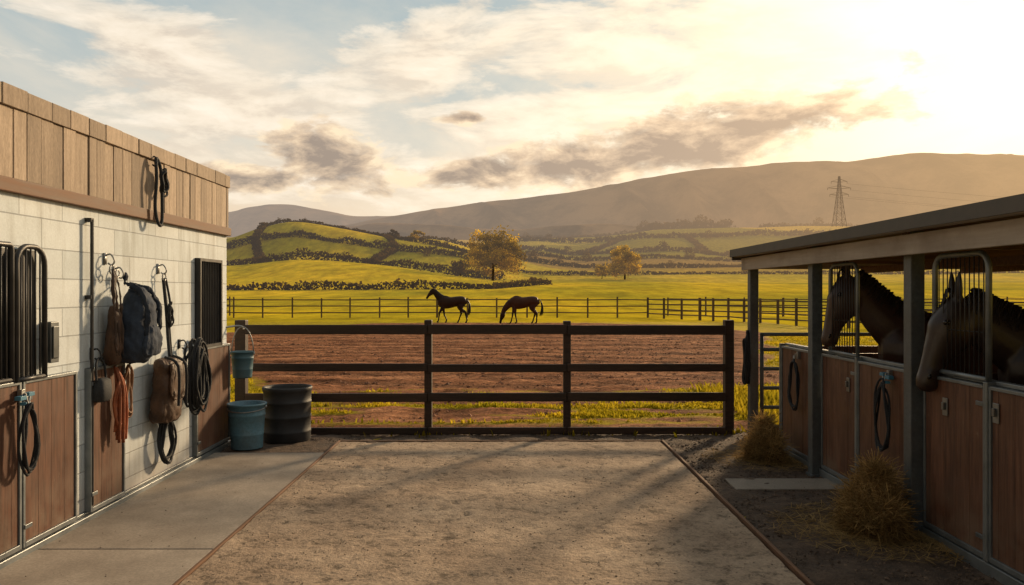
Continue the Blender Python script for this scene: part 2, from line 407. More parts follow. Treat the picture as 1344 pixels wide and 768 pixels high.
bc=t.mix(t.m('MULTIPLY',glow,.8),bc,(1.18,.97,.70))
skyc=t.mix(t.m('MULTIPLY',clm,.85),grad,cloudcol)
skyc=t.mix(t.m('MULTIPLY',bf,.92),skyc,bc)
addg=t.mix(1.0,skyc,t.mix(glow,(0,0,0),(.36,.25,.11)),'ADD')
addg=t.mix(1.0,addg,t.mix(glow2,(0,0,0),(.6,.50,.30)),'ADD')
mk=union([ell(.24,.186,.22,.048,.16),ell(.08,.160,.13,.040,.08),ell(-.225,.162,.085,.050,-.1),ell(-.32,.135,.12,.022,0),ell(-.03,.150,.12,.024,.02),ell(-.05,.215,.04,.010,0)])
dv=t.m('ADD',mk,t.m('MULTIPLY_ADD',dn,2.9,-1.45))
df=t.ramp(dv,[(.0,0.0),(.25,.75),(.5,.96)])
lit=t.noise(t.map(ce.outputs[0],(1,1,1),(0,0,0),(.02,.03,0)),12,8,.62,.25)
grd=t.m('MULTIPLY_ADD',t.m('SUBTRACT',dn,lit),3.6,0.0)
dcol=t.ramp(t.m('SUBTRACT',dv,grd),[(.0,(1.08,.86,.58)),(.32,(.76,.57,.39)),(.8,(.36,.28,.22))])
dcol=t.mix(1.0,dcol,t.mix(glow,(0,0,0),(.26,.14,.04)),'ADD')
fin=t.mix(df,addg,dcol)
# the half of the sky away from the sun is dimmer
dim=t.m('MULTIPLY_ADD',dt.outputs['Value'],.62,.74); dim=t.m('MINIMUM',t.m('MAXIMUM',dim,.34),1.03)
bg2=t.n('ShaderNodeBackground'); t.l(fin,bg2.inputs[0]); t.l(dim,bg2.inputs[1])
mx=t.n('ShaderNodeMixShader'); mx.inputs[0].default_value=.94
t.l(bg1.outputs[0],mx.inputs[1]); t.l(bg2.outputs[0],mx.inputs[2]); t.l(mx.outputs[0],out.inputs[0])
scene.view_settings.view_transform='Standard'; scene.view_settings.look='None'; scene.view_settings.exposure=0

# ------------------------------------------------------------------ terrain
def herm(xs,ys,x):
    xs=np.array(xs,float);ys=np.array(ys,float);x=np.clip(np.asarray(x,float),xs[0],xs[-1])
    d=np.diff(ys)/np.diff(xs); mm=np.zeros_like(ys); 
    for i in range(1,len(xs)-1):
        mm[i]=0 if d[i-1]*d[i]<=0 else 2*d[i-1]*d[i]/(d[i-1]+d[i])
    mm[0]=d[0];mm[-1]=d[-1]
    i=np.clip(np.searchsorted(xs,x,side='right')-1,0,len(xs)-2)
    h=xs[i+1]-xs[i]; s=(x-xs[i])/h
    return (2*s**3-3*s**2+1)*ys[i]+(s**3-2*s**2+s)*h*mm[i]+(-2*s**3+3*s**2)*ys[i+1]+(s**3-s**2)*h*mm[i+1]
def T(tab): return [ (a-668)/1.045 for a,b in tab],[ (385-b)/1.045 for a,b in tab]
P1=T([(-900,381),(640,381),(720,378),(1344,378),(2600,378)])
P2=T([(-900,345),(200,352),(300,351),(400,342),(500,348),(600,362),(690,371),(900,372),(2600,370)])
P3=T([(-900,322),(200,325),(300,315),(345,301),(385,294),(450,303),(520,316),(600,331),(640,345),(700,361),(800,363),(2600,360)])
P3b=T([(-900,330),(300,330),(500,322),(560,316),(620,328),(700,346),(780,353),(2600,350)])
P4=T([(-900,325),(500,325),(620,333),(700,330),(760,337),(860,332),(985,340),(2600,335)])
P5=T([(-900,312),(500,318),(640,320),(700,318),(800,314),(870,306),(950,303),(1080,301),(1200,305),(2600,310)])
def hz(P,b,D): return 1.75+herm(P[0],P[1],b)/1000*D
DS=[50,75,150,230,262,330,450,700,1200,1700,2600]
def column(b):
    z1,z2,z3,z3b,z4,z5=[float(hz(P,b,D)) for P,D in ((P1,150),(P2,230),(P3,330),(P3b,450),(P4,700),(P5,1200))]
    return [-.35,-.0,z1,z2,z2+.05*(z3-z2),z3,z3b,z4,z5,z5*.8,z5*.4]
def terr(b,D): 
    return float(herm(DS,column(b),D))
def tpt(px,D): # world position on the terrain along a bearing
    b=(px-668)/1.045
    return Vector((b/1000*D,D,terr(b,D)))
cols=np.concatenate([np.linspace(-2600,-420,60),np.linspace(-410,720,260),np.linspace(730,2600,60)])
rows=np.concatenate([np.linspace(50,480,120),np.geomspace(490,2600,60)])
V=[];
for b in cols:
    zc=herm(DS,column(b),rows)
    for D,z in zip(rows,zc):
        x=b/1000*D
        z+= noise.noise(Vector((x*.02,D*.02,0)))*min(1,max(0,(D-70)/100))*.8*(D/400+.3)
        V.append((x,D,z))
nr=len(rows); F=[]
for i in range(len(cols)-1):
    for j in range(nr-1): F.append((i*nr+j,(i+1)*nr+j,(i+1)*nr+j+1,i*nr+j+1))
me=bpy.data.meshes.new('hills'); me.from_pydata(V,[],F); me.materials.append(M['field'])
me.polygons.foreach_set('use_smooth',[True]*len(F)); o=bpy.data.objects.new('hills',me); scene.collection.objects.link(o)
def mountain(name,P,D0,seed,depth=900):
    P=T(P); V=[];F=[];nc=420;nrr=30
    bs=np.linspace(P[0][0],P[0][-1],nc)
    for b in bs:
        zt=float(hz(P,b,D0)); 
        for j in range(nrr):
            s=j/(nrr-1)*2-1
            D=D0+s*depth; prof=max(0,math.cos(s*math.pi/2))**1.2
            x=b/1000*D
            n=noise.fractal(Vector((x*.0022+seed,D*.0022,seed)),1.0,2.0,7)
            z=zt*prof+n*70*(.15+.85*(1-abs(prof)) if s<0 else .3)
            z-=abs(noise.noise(Vector((x*.0045+D*.001,D*.0010,seed+3))))*230*(prof*(1-prof))*4
            V.append((x,D,z if 0<j<nrr-1 else -20))
    for i in range(nc-1):
        for j in range(nrr-1): F.append((i*nrr+j,(i+1)*nrr+j,(i+1)*nrr+j+1,i*nrr+j+1))
    me=bpy.data.meshes.new(name); me.from_pydata(V,[],F); me.materials.append(M['mount'])
    me.polygons.foreach_set('use_smooth',[True]*len(F)); o=bpy.data.objects.new(name,me); scene.collection.objects.link(o)
mountain('mountain_range',[(380,330),(440,300),(480,291),(520,284),(600,273),(650,264),(700,257),(750,251),(800,244),(850,234),(900,227),(940,223),(985,220),(1020,218),(1100,213),(1150,208),(1200,205),(1250,206),(1300,208),(1344,207),(1700,225),(2300,260)],3300,1.3)
mountain('mountain_range',[(-1200,290),(-200,280),(200,283),(300,280),(335,272),(370,269),(430,279),(470,287),(560,285),(700,290),(900,300)],5200,7.7,1200)
mountain('mountain_range',[(380,305),(450,300),(560,297),(650,303),(700,300),(780,296),(860,300),(960,303),(1100,305)],2300,4.1,350)
mb=MB(); g=7000; mb.add([(-g,-g,0),(g,-g,0),(g,g,0),(-g,g,0)],[(0,1,2,3)],1); mb.build('ground',M['field'])
# paddock sheet with dirt mask
poly=[(-4.6,14.2),(-1,13.6),(2.5,13.7),(5.2,14.6),(6.6,20),(10.8,33),(9.6,41),(5,44),(-6,44.4),(-10,41),(-12,33),(-7.4,20),(-6,16)]
def sdist(x,y):
    ins=False;dm=1e9;n=len(poly)
    for i in range(n):
        x1,y1=poly[i];x2,y2=poly[(i+1)%n]
        if (y1>y)!=(y2>y) and x<(x2-x1)*(y-y1)/(y2-y1)+x1: ins=not ins
        dx,dy=x2-x1,y2-y1;tt=max(0,min(1,((x-x1)*dx+(y-y1)*dy)/(dx*dx+dy*dy)))
        dm=min(dm,math.hypot(x-x1-tt*dx,y-y1-tt*dy))
    return dm if ins else -dm
def dirtmask(x,y):
    s=sdist(x,y); v=max(0,min(1,.5+s*.9+noise.noise(Vector((x*.5,y*.35,0)))*.7))
    if y<15.2 and -5.5<x<4.8:
        n=noise.noise(Vector((x*.33,y*1.9,5)))+.5*noise.noise(Vector((x*1.1,y*3,9)))
        edge=max(0,min(1,(x+5.5)/1.5))*max(0,min(1,(4.8-x)/1.8))
        side=.3 if x>1.0 and y>11 else .05
        v=max(v,max(0,min(1,(.58+n*1.2-side)*edge)))
    if y<10.6: v=max(v,min(1,(10.6-y)*1.6))
    return v
xs=np.arange(-15,15.01,.16); ys=np.concatenate([np.arange(9.9,20,.08),np.arange(20,47,.18)])
V=[];A=[];FU=[]
for x in xs:
    for y in ys:
        dv_=dirtmask(x,y); A.append(dv_)
        e=min(1,(x+15)/.6,(15-x)/.6,(47-y)/1,(y-9.85)*3)
        if y<13.8:   # wheel and rake marks running away from the gate, fanning out
            ph=(x+.5)*(26.0/ (y*.62))*1.05+noise.noise(Vector((x*.3,y*.2,8)))*2.2; am=.030
        else:
            ph=y*4.3+x*.35+noise.noise(Vector((x*.16,y*.18,8)))*7; am=.024
        sn=math.sin(ph)*max(.15,min(1,.55+noise.noise(Vector((x*.35,y*.35,3)))*1.1))
        FU.append(.45+.4*sn)
        V.append((x,y,.012+max(0,e)*(.042+dv_*(am*sn+.045*noise.noise(Vector((x*2.0,y*3.2,0)))+.022*noise.noise(Vector((x*8,y*9,0)))))))
ny=len(ys);F=[(i*ny+j,(i+1)*ny+j,(i+1)*ny+j+1,i*ny+j+1) for i in range(len(xs)-1) for j in range(ny-1)]
me=bpy.data.meshes.new('paddock_ground'); me.from_pydata(V,[],F); me.materials.append(M['paddock'])
a=me.attributes.new('dirt','FLOAT','POINT'); a.data.foreach_set('value',A)
a=me.attributes.new('furrow','FLOAT','POINT'); a.data.foreach_set('value',FU)
me.polygons.foreach_set('use_smooth',[True]*len(F)); o=bpy.data.objects.new('paddock_ground',me); scene.collection.objects.link(o)
mb=MB()
def blade(x,y,h,var,z0=.04):
    a=R(0,6.28);wd=R(.006,.012)*(1+y/14); lx,ly=R(-.5,.5)*h,R(-.5,.5)*h
    dx,dy=math.cos(a)*wd,math.sin(a)*wd
    mb.add([(x-dx,y-dy,z0-.02),(x+dx,y+dy,z0-.02),(x+lx*.4+dx*.7,y+ly*.4+dy*.7,z0+h*.6),(x+lx*.4-dx*.7,y+ly*.4-dy*.7,z0+h*.6),(x+lx,y+ly,z0+h)],[(0,1,2,3),(3,2,4)],var)
cnt=0
while cnt<55000:
    y=10.1+ (R(0,1)**1.5)*22; x=R(-.42,.52)*y*1.0
    d=dirtmask(x,y)
    if d<.42 and R(0,1)>d*1.6:
        cl_=noise.noise(Vector((x*1.3,y*1.3,2)))
        blade(x,y,R(.02,.065)*(1.1+cl_),R(.5,1.25)+cl_*.45); cnt+=1
for i in range(5000):
    x=R(3.2,7);y=R(9.9,14); blade(x,y,R(.05,.2),R(.5,1.2))
for i in range(520):
    x=random.choice((-3.27,-.985,.71,2.69,R(-5,3),R(-5,3)))+random.gauss(0,.22); blade(x,9.79+random.gauss(0,.10),R(.03,.09),R(.25,.6),.02)
mb.build('grass',M['blade'])
V=[];xs=np.arange(-3.6,8.01,.08);ys=np.arange(-3,10.25,.08)
for x in xs:
    for y in ys:
        b=0 if (-3.4<x<1.78 and y<8.4) else 1
        V.append((x,y,.008+b*(.014+.026*noise.noise(Vector((x*3,y*3,1)))+.016*noise.noise(Vector((x*11,y*11,1))))))
ny=len(ys);F=[(i*ny+j,(i+1)*ny+j,(i+1)*ny+j+1,i*ny+j+1) for i in range(len(xs)-1) for j in range(ny-1)]
me=bpy.data.meshes.new('yard_ground'); me.from_pydata(V,[],F); me.materials.append(M['yard'])
me.polygons.foreach_set('use_smooth',[True]*len(F)); o=bpy.data.objects.new('yard_ground',me); scene.collection.objects.link(o)
mb=MB()
for (y0,y1) in ((-2,2.3),(2.308,5.3),(5.308,8.5)): mb.box((-3.18,y0,-.05),(-1.965,y1,.045),R(.93,1.07))
mb.build('concrete_pavement',M['concrete'],origin=(-2.5,4,0),bevel=.008)
mb=MB(); mb.box((1.99,6.95,-.05),(3.0,7.35,.034),.8); mb.build('concrete_slab',M['concrete'],origin=(2.5,7.1,0),bevel=.008)
V=[];xs=np.arange(-1.93,1.76,.03);ys=np.arange(-2,9.16,.04)
random.seed(21)
prints=[(R(-1.7,1.55),R(2.2,9.0),R(.045,.065),R(0,6.28)) for i in range(150)]
grid={}
for q in prints: grid.setdefault((int(q[0]*4+40),int(q[1]*4)),[]).append(q)
def hoof(x,y):
    z=0;gx,gy=int(x*4+40),int(y*4)
    for i in (-1,0,1):
        for j in (-1,0,1):
            for (px_,py_,r,an) in grid.get((gx+i,gy+j),()):
                dx,dy=x-px_,y-py_; d=math.hypot(dx,dy)/r
                if d<1.5:
                    z-=.012*max(0,1-d*d) ; z+=.007*max(0,1-abs(d-1.1)*2.6)
    return z
for x in xs:
    for y in ys:
        V.append((x,y,.041+hoof(x,y)+.006*noise.noise(Vector((x*2,y*2,1)))+.006*noise.noise(Vector((x*7,y*7,1)))+.003*noise.noise(Vector((x*19,y*19,1)))))
ny=len(ys);F=[(i*ny+j,(i+1)*ny+j,(i+1)*ny+j+1,i*ny+j+1) for i in range(len(xs)-1) for j in range(ny-1)]
me=bpy.data.meshes.new('sand_path'); me.from_pydata(V,[],F); me.materials.append(M['sand'])
me.polygons.foreach_set('use_smooth',[True]*len(F)); o=bpy.data.objects.new('sand_path',me); scene.collection.objects.link(o)
mb=MB(); mb.box((-1.962,-2,-.05),(-1.938,9.18,.050),.9); mb.box((1.757,-2,-.05),(1.782,9.18,.052),.9); mb.box((-1.936,9.152,-.05),(1.755,9.18,.048),.8)
mb.build('timber_edging',M['edging'],origin=(0,4,0),bevel=.004)
def stones(name,n,fx,mat,smin,smax):
    mb=MB()
    for i in range(n):
        x,y,z=fx(); s=R(smin,smax)*(R(.4,1)); 
        vs=[Vector((1,0,0)),Vector((0,1,0)),Vector((-1,0,0)),Vector((0,-1,0)),Vector((.1,.1,.7)),Vector((0,0,-.6))]
        rot=Matrix.Rotation(R(0,6.28),3,'Z')
        vs=[rot@Vector((v.x*s*R(.7,1.3),v.y*s*R(.5,1),v.z*s*R(.6,1)))+Vector((x,y,z)) for v in vs]
        mb.add(vs,[(0,1,4),(1,2,4),(2,3,4),(3,0,4),(1,0,5),(2,1,5),(3,2,5),(0,3,5)],R(.5,1.3))
    return mb.build(name,mat,smooth=False)
stones('gravel',3000,lambda:(R(-1.9,1.72),R(2,9.1),.042),M['stone'],.003,.013)
stones('gravel',260,lambda:(R(-3.1,-2.0),R(2,8.4),.047),M['stone'],.003,.008)
def fy():
    if R(0,1)<.6: return (R(1.8,2.97),R(3.5,9.3),.025)
    return (R(-3.3,5),R(9.2,10.3),.025)
stones('mulch_chips',7000,fy,M['chip'],.006,.022)
def fd():
    while True:
        x,y=R(-10,10),R(10.3,30)
        if dirtmask(x,y)>.7: return (x,y,.05)
stones('dirt_clods',6000,fd,M['clod'],.02,.065)

# ------------------------------------------------------------------ hedges, trees
def hedge(pts,w_,h,dens,sz,mb):
    for i in range(len(pts)-1):
        a,b=pts[i],pts[i+1]; L=(b-a).length
        for k in range(int(L*dens)):
            tt=R(0,1); p=a.lerp(b,tt)
            hh=h*(.8+.55*noise.noise(p*.12)+.4*noise.noise(p*.5))
            an=R(0,math.pi); rr=R(.5,1)**.5
            q=p+Vector((R(-w_,w_),math.cos(an)*rr*w_,math.sin(an)*rr*hh*.9-.15))
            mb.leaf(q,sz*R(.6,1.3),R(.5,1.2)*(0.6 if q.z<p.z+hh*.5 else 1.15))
def hl(lst,n=14):
    out=[]
    for (p0,d0),(p1,d1) in zip(lst[:-1],lst[1:]):
        for i in range(n): s=i/n; out.append(tpt(p0+(p1-p0)*s,d0+(d1-d0)*s))
    out.append(tpt(*lst[-1])); return out
HED=[([(240,146),(420,150),(640,154),(720,175)],1.1,2.0,30,.34),
 ([(200,236),(400,236),(500,240),(600,246),(660,262)],1.5,3.1,30,.45),
 ([(250,300),(330,300),(440,296),(520,300),(640,318)],1.5,3.0,28,.5),
 ([(345,262),(335,300),(350,328),(385,334),(450,334),(520,336),(600,340),(660,352)],1.4,2.7,30,.5),
 ([(480,262),(520,300),(505,334)],1.3,2.6,24,.5),
 ([(500,450),(560,452),(620,455),(700,460),(800,450),(1000,455),(1400,460)],2,3.5,12,.85),
 ([(640,340),(720,335),(830,345),(980,350),(1344,350)],1.2,1.8,12,.55),
 ([(620,560),(760,575),(900,600),(1100,610),(1400,600)],2.5,4,7,1.1),
 ([(650,720),(760,700),(900,720),(1000,700),(1344,705)],3,6,5,1.6),
 ([(640,900),(760,930),(880,900),(1000,950),(1344,920)],4,7,4,2.0),
 ([(760,700),(820,930)],3,5,4,1.6),([(930,700),(900,920)],3,5,4,1.6),([(1040,600),(1070,900)],3,5,4,1.6),
 ([(840,1150),(900,1170),(960,1180)],6,16,6,3.0),([(640,1180),(760,1190),(840,1190)],5,9,4,2.6),([(1000,1180),(1100,1190),(1344,1190)],5,9,3,2.6)]
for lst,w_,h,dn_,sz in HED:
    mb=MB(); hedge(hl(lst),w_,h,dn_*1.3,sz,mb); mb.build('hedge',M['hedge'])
def tree(name,base,H,Wd,mat,nclump=46,nl=120,leaf=.42,seed=0):
    random.seed(seed); e=empty(name,base); mb=MB()
    B=Vector((0,0,0)); th=H*.36; rt=H*.022
    top=Vector((R(-.3,.3),R(-.3,.3),th))
    mb.tube([B-Vector((0,0,.6)),B+Vector((.1,0,th*.5)),top],[rt*1.5,rt*.8],10,1,smooth=5)
    cl=[]
    for i in range(nclump):
        u=R(0,6.28); ph=R(-.85,1); r_=R(.35,1)**.6
        cz=H*.50+ph*H*.42*r_; rad=Wd*.5*math.sqrt(max(.12,1-(abs(ph)*.85)**2))*r_*R(.75,1.1)
        c=Vector((math.cos(u)*rad,math.sin(u)*rad,cz)); cl.append(c)
    for c in cl[:16]:
        m_=top.lerp(c,.5)+Vector((0,0,-H*.03)); mb.tube([top*R(.6,1),m_,c],[rt*.55,rt*.12],6,1,smooth=4)
    mb.build('trunk',M['bark'],parent=e,smooth=True)
    mb=MB()
    for c in cl:
        cr=Wd*R(.09,.17); vv=R(.40,1.4)
        for k in range(nl):
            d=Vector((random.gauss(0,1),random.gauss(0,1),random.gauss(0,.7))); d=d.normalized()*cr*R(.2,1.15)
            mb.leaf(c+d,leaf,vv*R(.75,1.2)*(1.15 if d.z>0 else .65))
    mb.build('crown',mat,parent=e); return e
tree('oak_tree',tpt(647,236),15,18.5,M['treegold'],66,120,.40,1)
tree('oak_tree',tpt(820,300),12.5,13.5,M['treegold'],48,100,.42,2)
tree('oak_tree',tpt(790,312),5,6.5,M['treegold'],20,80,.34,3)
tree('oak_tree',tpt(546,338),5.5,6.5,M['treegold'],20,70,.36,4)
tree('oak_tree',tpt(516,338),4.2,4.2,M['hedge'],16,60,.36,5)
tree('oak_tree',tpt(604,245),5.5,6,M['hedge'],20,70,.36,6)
random.seed(11)
mb=MB()
for (px,D,hh) in [(700,460,7),(735,520,6),(770,560,8),(905,600,9),(960,620,8),(870,720,10),(1060,900,14),(845,1160,20),(862,1160,16),(900,1170,18),(920,1175,24),(948,1180,16),(720,940,10),(990,700,9),(830,450,5),(1075,1190,18),(690,1180,14),(652,700,9),(400,334,3),(585,336,3),(455,238,3.4),(560,300,3.5),(745,700,9),(805,700,8),(880,450,5),(930,900,11),(1010,450,5)]:
    b=tpt(px,D)
    for k in range(260):
        d=Vector((random.gauss(0,1),random.gauss(0,1),random.gauss(0,1))).normalized()*R(.5,1)
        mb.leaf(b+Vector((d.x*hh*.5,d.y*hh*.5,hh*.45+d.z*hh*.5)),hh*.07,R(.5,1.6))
mb.build('distant_trees',M['hedge'])

# pylon
base=tpt(1102,1100); e=empty('transmission_tower',base); mb=MB(); H=70
def lv(z): return 6.5*(1-z/H)**1.25+.9
zs=[0,10,19,27,34,41,48,54,60,66,70]
for i in range(len(zs)-1):
    a,b=lv(zs[i]),lv(zs[i+1])
    ca=[Vector((sx*a,sy*a,zs[i])) for sx,sy in ((1,1),(-1,1),(-1,-1),(1,-1))]
    cb_=[Vector((sx*b,sy*b,zs[i+1])) for sx,sy in ((1,1),(-1,1),(-1,-1),(1,-1))]
    for k in range(4):
        k2=(k+1)%4
        mb.tube([ca[k],cb_[k]],.42,5); mb.tube([ca[k],cb_[k2]],.2,4); mb.tube([ca[k2],cb_[k]],.2,4); mb.tube([cb_[k],cb_[k2]],.2,4)
tips=[]
for z,L in ((44,13),(53,16),(62,11)):
    for s in (1,-1):
        tip=Vector((s*L,0,z+1)); q=lv(z)
        for sy in (1,-1):
            mb.tube([Vector((s*q,sy*q,z)),tip],.28,4); mb.tube([Vector((s*q,sy*q,z+4)),tip],.24,4)
        mb.tube([tip,tip-Vector((0,0,3))],.34,5); tips.append(base+tip-Vector((0,0,3)))
mb.build('lattice',M['pylon'],parent=e)
mb=MB()
for tp in tips[::2]+tips[1:2]:
    end=Vector((1500,50,-20))
    P=[tp+end*s-Vector((0,0,120*s*(1-s))) for s in [i/16 for i in range(17)]]
    mb.tube(P,.12,4)
mb.build('power_line',M['pylon'],origin=base)

# ------------------------------------------------------------------ wooden fence
FY=9.75; e=empty('wooden_fence',(0,FY,0)); mb=MB()
for px_,wd in ((-3.27,.065),(-.985,.045),(.71,.045),(2.69,.055)):
    mb.box((px_-wd,FY-.06,-.1),(px_+wd,FY+.06,1.41+R(-.01,.01)),R(.8,1.1))
rails=[(1.24,1.355),(.79,.885),(.425,.53),(.03,.115)]
xsx=[-3.2,-.99,.705,2.63]
for z0,z1 in rails:
    for i in range(3):
        x0,x1=xsx[i],xsx[i+1]; j=R(-.006,.006)
        mb.box((x0+.003,FY-.1+R(0,.004),z0+j),(x1-.003,FY-.063,z1+j),R(.75,1.2))
mb.build('posts_and_rails',M['fence'],origin=(0,FY,0),parent=e,bevel=.008)
def farfence(path,sp_,name='paddock_fence',h=1.4,rl=(.35,.8,1.25),pr=.06):
    mb=MB()
    for (a,b) in zip(path[:-1],path[1:]):
        a=Vector((*a,0));b=Vector((*b,0)); n=max(1,int((b-a).length/sp_))
        for i in range(n+1):
            p=a.lerp(b,i/n)+Vector((R(-.03,.03),0,0)); mb.tube([p-Vector((0,0,.3)),p+Vector((0,0,h+R(-.04,.06)))],pr,6)
        for z in rl:
            pts=[a.lerp(b,i/n)+Vector((0,0,z+R(-.02,.02))) for i in range(n+1)]
            mb.tube(pts,.04,5)
    mb.build(name,M['farfence'],origin=(path[0][0],path[0][1],0))
farfence([(-16,30),(-19.4,44),(-21,55),(-5,55.5),(9.6,55)],2.0)
farfence([(9.6,55),(12,50),(15.5,40),(19,37),(26,36)],1.5,pr=.075,rl=(.3,.6,.95,1.28))
farfence([(12,60),(20,58),(40,60)],2.3)
farfence([(-60,62),(-21,60)],2.6)

# ------------------------------------------------------------------ left building
WX=-3.18; YE=8.98; bl=empty('stable_building',(-6,5,0)); BO=(-6,5,0)
mb=MB(); mb.box((-9,-4,-.1),(WX,YE,2.42),1); mb.build('block_wall',M['block'],origin=BO,parent=bl)
mb=MB(); mb.box((-8.98,-3.98,2.42),(WX-.02,YE-.01,2.96),.6); mb.build('roof_core',M['ledge'],origin=BO,parent=bl)
mb=MB(); mb.box((WX-.03,-4.02,2.385),(WX+.045,YE+.03,2.475)); mb.box((-9,YE+.002,2.385),(WX-.033,YE+.032,2.475)); mb.build('ledge_board',M['ledge'],origin=BO,parent=bl,bevel=.006)
mb=MB(); y=-4.0
while y<YE-.02:
    wd=R(.11,.18); y1=min(y+wd,YE+.015)
    mb.box((WX-.02,y,2.478),(WX+.012+R(0,.012),y1-.006,2.925),R(.68,1.18)); y=y1
x=-9
while x<WX-.05:
    x1=min(x+R(.12,.19),WX-.023); mb.box((x,YE-.008,2.478),(x1-.006,YE+.015+R(0,.01),2.925),R(.7,1.2)); x=x1
mb.build('upper_planks',M['plank'],origin=BO,parent=bl,bevel=.003)
mb=MB(); y=-4.0
while y<YE:
    y1=min(y+R(.22,.30),YE+.03)
    mb.box((WX-.25,y,2.927),(WX+.032+R(0,.008),y1-.007,3.06+R(-.004,.004)),R(.7,1.15)); y=y1
mb.box((-9,-4,2.93),(WX-.26,YE+.02,3.03),.8)
mb.build('parapet_cap',M['plank'],origin=BO,parent=bl,bevel=.004)
mb=MB(); mb.box((WX-.05,-4,-.05),(WX+.05,YE+.01,.085),1); mb.box((WX+.001,-4,.085),(WX+.02,YE,.11),.7)
mb.build('base_rail',M['steel'],origin=BO,parent=bl,bevel=.006)
def door(X,s,y0,y1,z0,z1,par,orig,name='stall_door',frame=True,thick=.035):
    mb=MB(); y=y0+.012
    while y<y1-.02:
        yy=min(y+.155,y1-.012)
        if y1-.012-yy<.05: yy=y1-.012
        xa,xb=sorted((X,X+s*(thick+R(0,.003)))); mb.box((xa,y,z0+.015),(xb,yy-.002,z1-.012),R(.88,1.12)); y=yy
    mb.build(name,M['door'],origin=orig,parent=par,bevel=.0015)
    mb=MB(); th=thick+.012
    def bx(ya,yb,za,zb,t_=th):
        xa,xb=sorted((X-s*.003,X+s*t_)); mb.box((xa,ya,za),(xb,yb,zb),R(.9,1.1))
    bx(y0-.012,y0+.011,z0-.02,z1+.01); bx(y1-.011,y1+.012,z0-.02,z1+.01); bx(y0+.012,y1-.012,z1-.011,z1+.012,th+.002); bx(y0+.012,y1-.012,z0-.02,z0+.014,th+.002)
    for zc in (z0+.10,z1-.12):
        xa,xb=sorted((X+s*th,X+s*(th+.01))); mb.box((xa,y0-.01,zc),(xb,y0+.07,zc+.028),.8)
    mb.build(name+'_frame',M['steel'],origin=orig,parent=par,bevel=.003)
for y0,y1 in ((4.1,5.12),(5.16,5.78),(5.99,6.50),(8.02,8.95)):
    door(WX+.003,1,y0,y1,.12,1.17,bl,BO)
def grille(X,y0,y1,z0,z1,par,orig,r=.014,sp_=.05,mat='black',rad=.12,cross=(),barr=.006,name='grille'):
    mb=MB(); pts=[(X,y0,z0)]
    for k in range(7):
        a=math.pi-k/6*math.pi/2; pts.append((X,y0+rad+rad*math.cos(a),z1-rad+rad*math.sin(a)))
    for k in range(7):
        a=math.pi/2-k/6*math.pi/2; pts.append((X,y1-rad+rad*math.cos(a),z1-rad+rad*math.sin(a)))
    pts.append((X,y1,z0)); mb.tube(pts,r,10,1); mb.tube([(X,y0,z0+.01),(X,y1,z0+.01)],r*.9,8,1)
    n=int((y1-y0)/sp_)
    for i in range(1,n):
        y=y0+(y1-y0)*i/n; d=min(y-y0,y1-y); zt=z1-(rad-math.sqrt(max(0,rad*rad-(rad-d)**2)) if d<rad else 0)
        mb.tube([(X,y,z0),(X,y,zt)],barr,6,1,1)
    for z in cross: mb.tube([(X+.008,y0,z),(X+.008,y1,z)],barr*.9,6,1,1)
    mb.build(name,[M[mat],M['black']],origin=orig,parent=par,smooth=True)
mb=MB(); mb.box((WX+.001,4.2,1.2),(WX+.006,5.34,2.03),1); mb.box((WX+.001,8.07,1.19),(WX+.006,8.68,2.09),1)
mb.build('window_dark_sheet',M['black'],origin=BO,parent=bl)  # flat black sheets on the solid wall paint in the unlit interior
grille(WX+.05,4.2,5.02,1.19,2.05,bl,BO,.018,.05,'black',.03,name='window_grille')
grille(WX+.05,5.07,5.38,1.18,2.05,bl,BO,.018,.05,'black',.12,name='window_grille')
mb=MB()
for yy in (8.07,8.66): mb.box((WX,yy,1.18),(WX+.06,yy+.03,2.1),1)
mb.box((WX,8.1,2.07),(WX+.058,8.66,2.1),1); mb.box((WX,8.1,1.18),(WX+.058,8.66,1.21),1)
for i in range(1,12): mb.tube([(WX+.035,8.1+i*.047,1.2),(WX+.035,8.1+i*.047,2.08)],.007,6,1)
mb.build('far_window_grille',M['black'],origin=BO,parent=bl)
mb=MB(); mb.box((WX,5.42,1.27),(WX+.07,5.52,1.55),.5); mb.box((WX+.07,5.435,1.3),(WX+.08,5.505,1.52),.4); mb.build('lock_box',M['steel'],origin=BO,parent=bl,bevel=.015)
mb=MB(); mb.box((WX,6.76,1.42),(WX+.04,6.86,1.56),1); mb.box((WX+.04,6.79,1.45),(WX+.05,6.83,1.53),.8); mb.build('switch_box',M['whitebox'],origin=BO,parent=bl,bevel=.006)
mb=MB(); mb.tube([(WX+.045,6.0,2.3),(WX+.045,6.0,.15)],.013,8,1)
for z in (2.28,1.7,1.15): mb.box((WX,5.98,z),(WX+.05,6.02,z+.03),1)
mb.build('drain_pipe',M['black'],origin=BO,parent=bl)
def hook(mb,y,z,sz=.05,mi=0):
    mb.box((WX+.001,y-.02,z-.03),(WX+.012,y+.02,z+.06),1,mi)
    mb.tube([(WX+.01,y,z+.04),(WX+.05,y,z+.05),(WX+.08,y,z),(WX+.06,y,z-.035),(WX+.03,y,z-.02)],.007,6,1,mi,smooth=4)
def ring(mb,y,z,r,x=WX+.06,rr=.006,mi=0):
    mb.tube([(x,y+r*math.cos(a),z+r*math.sin(a)) for a in [k*math.pi/8 for k in range(16)]],rr,6,1,mi,closed=True)
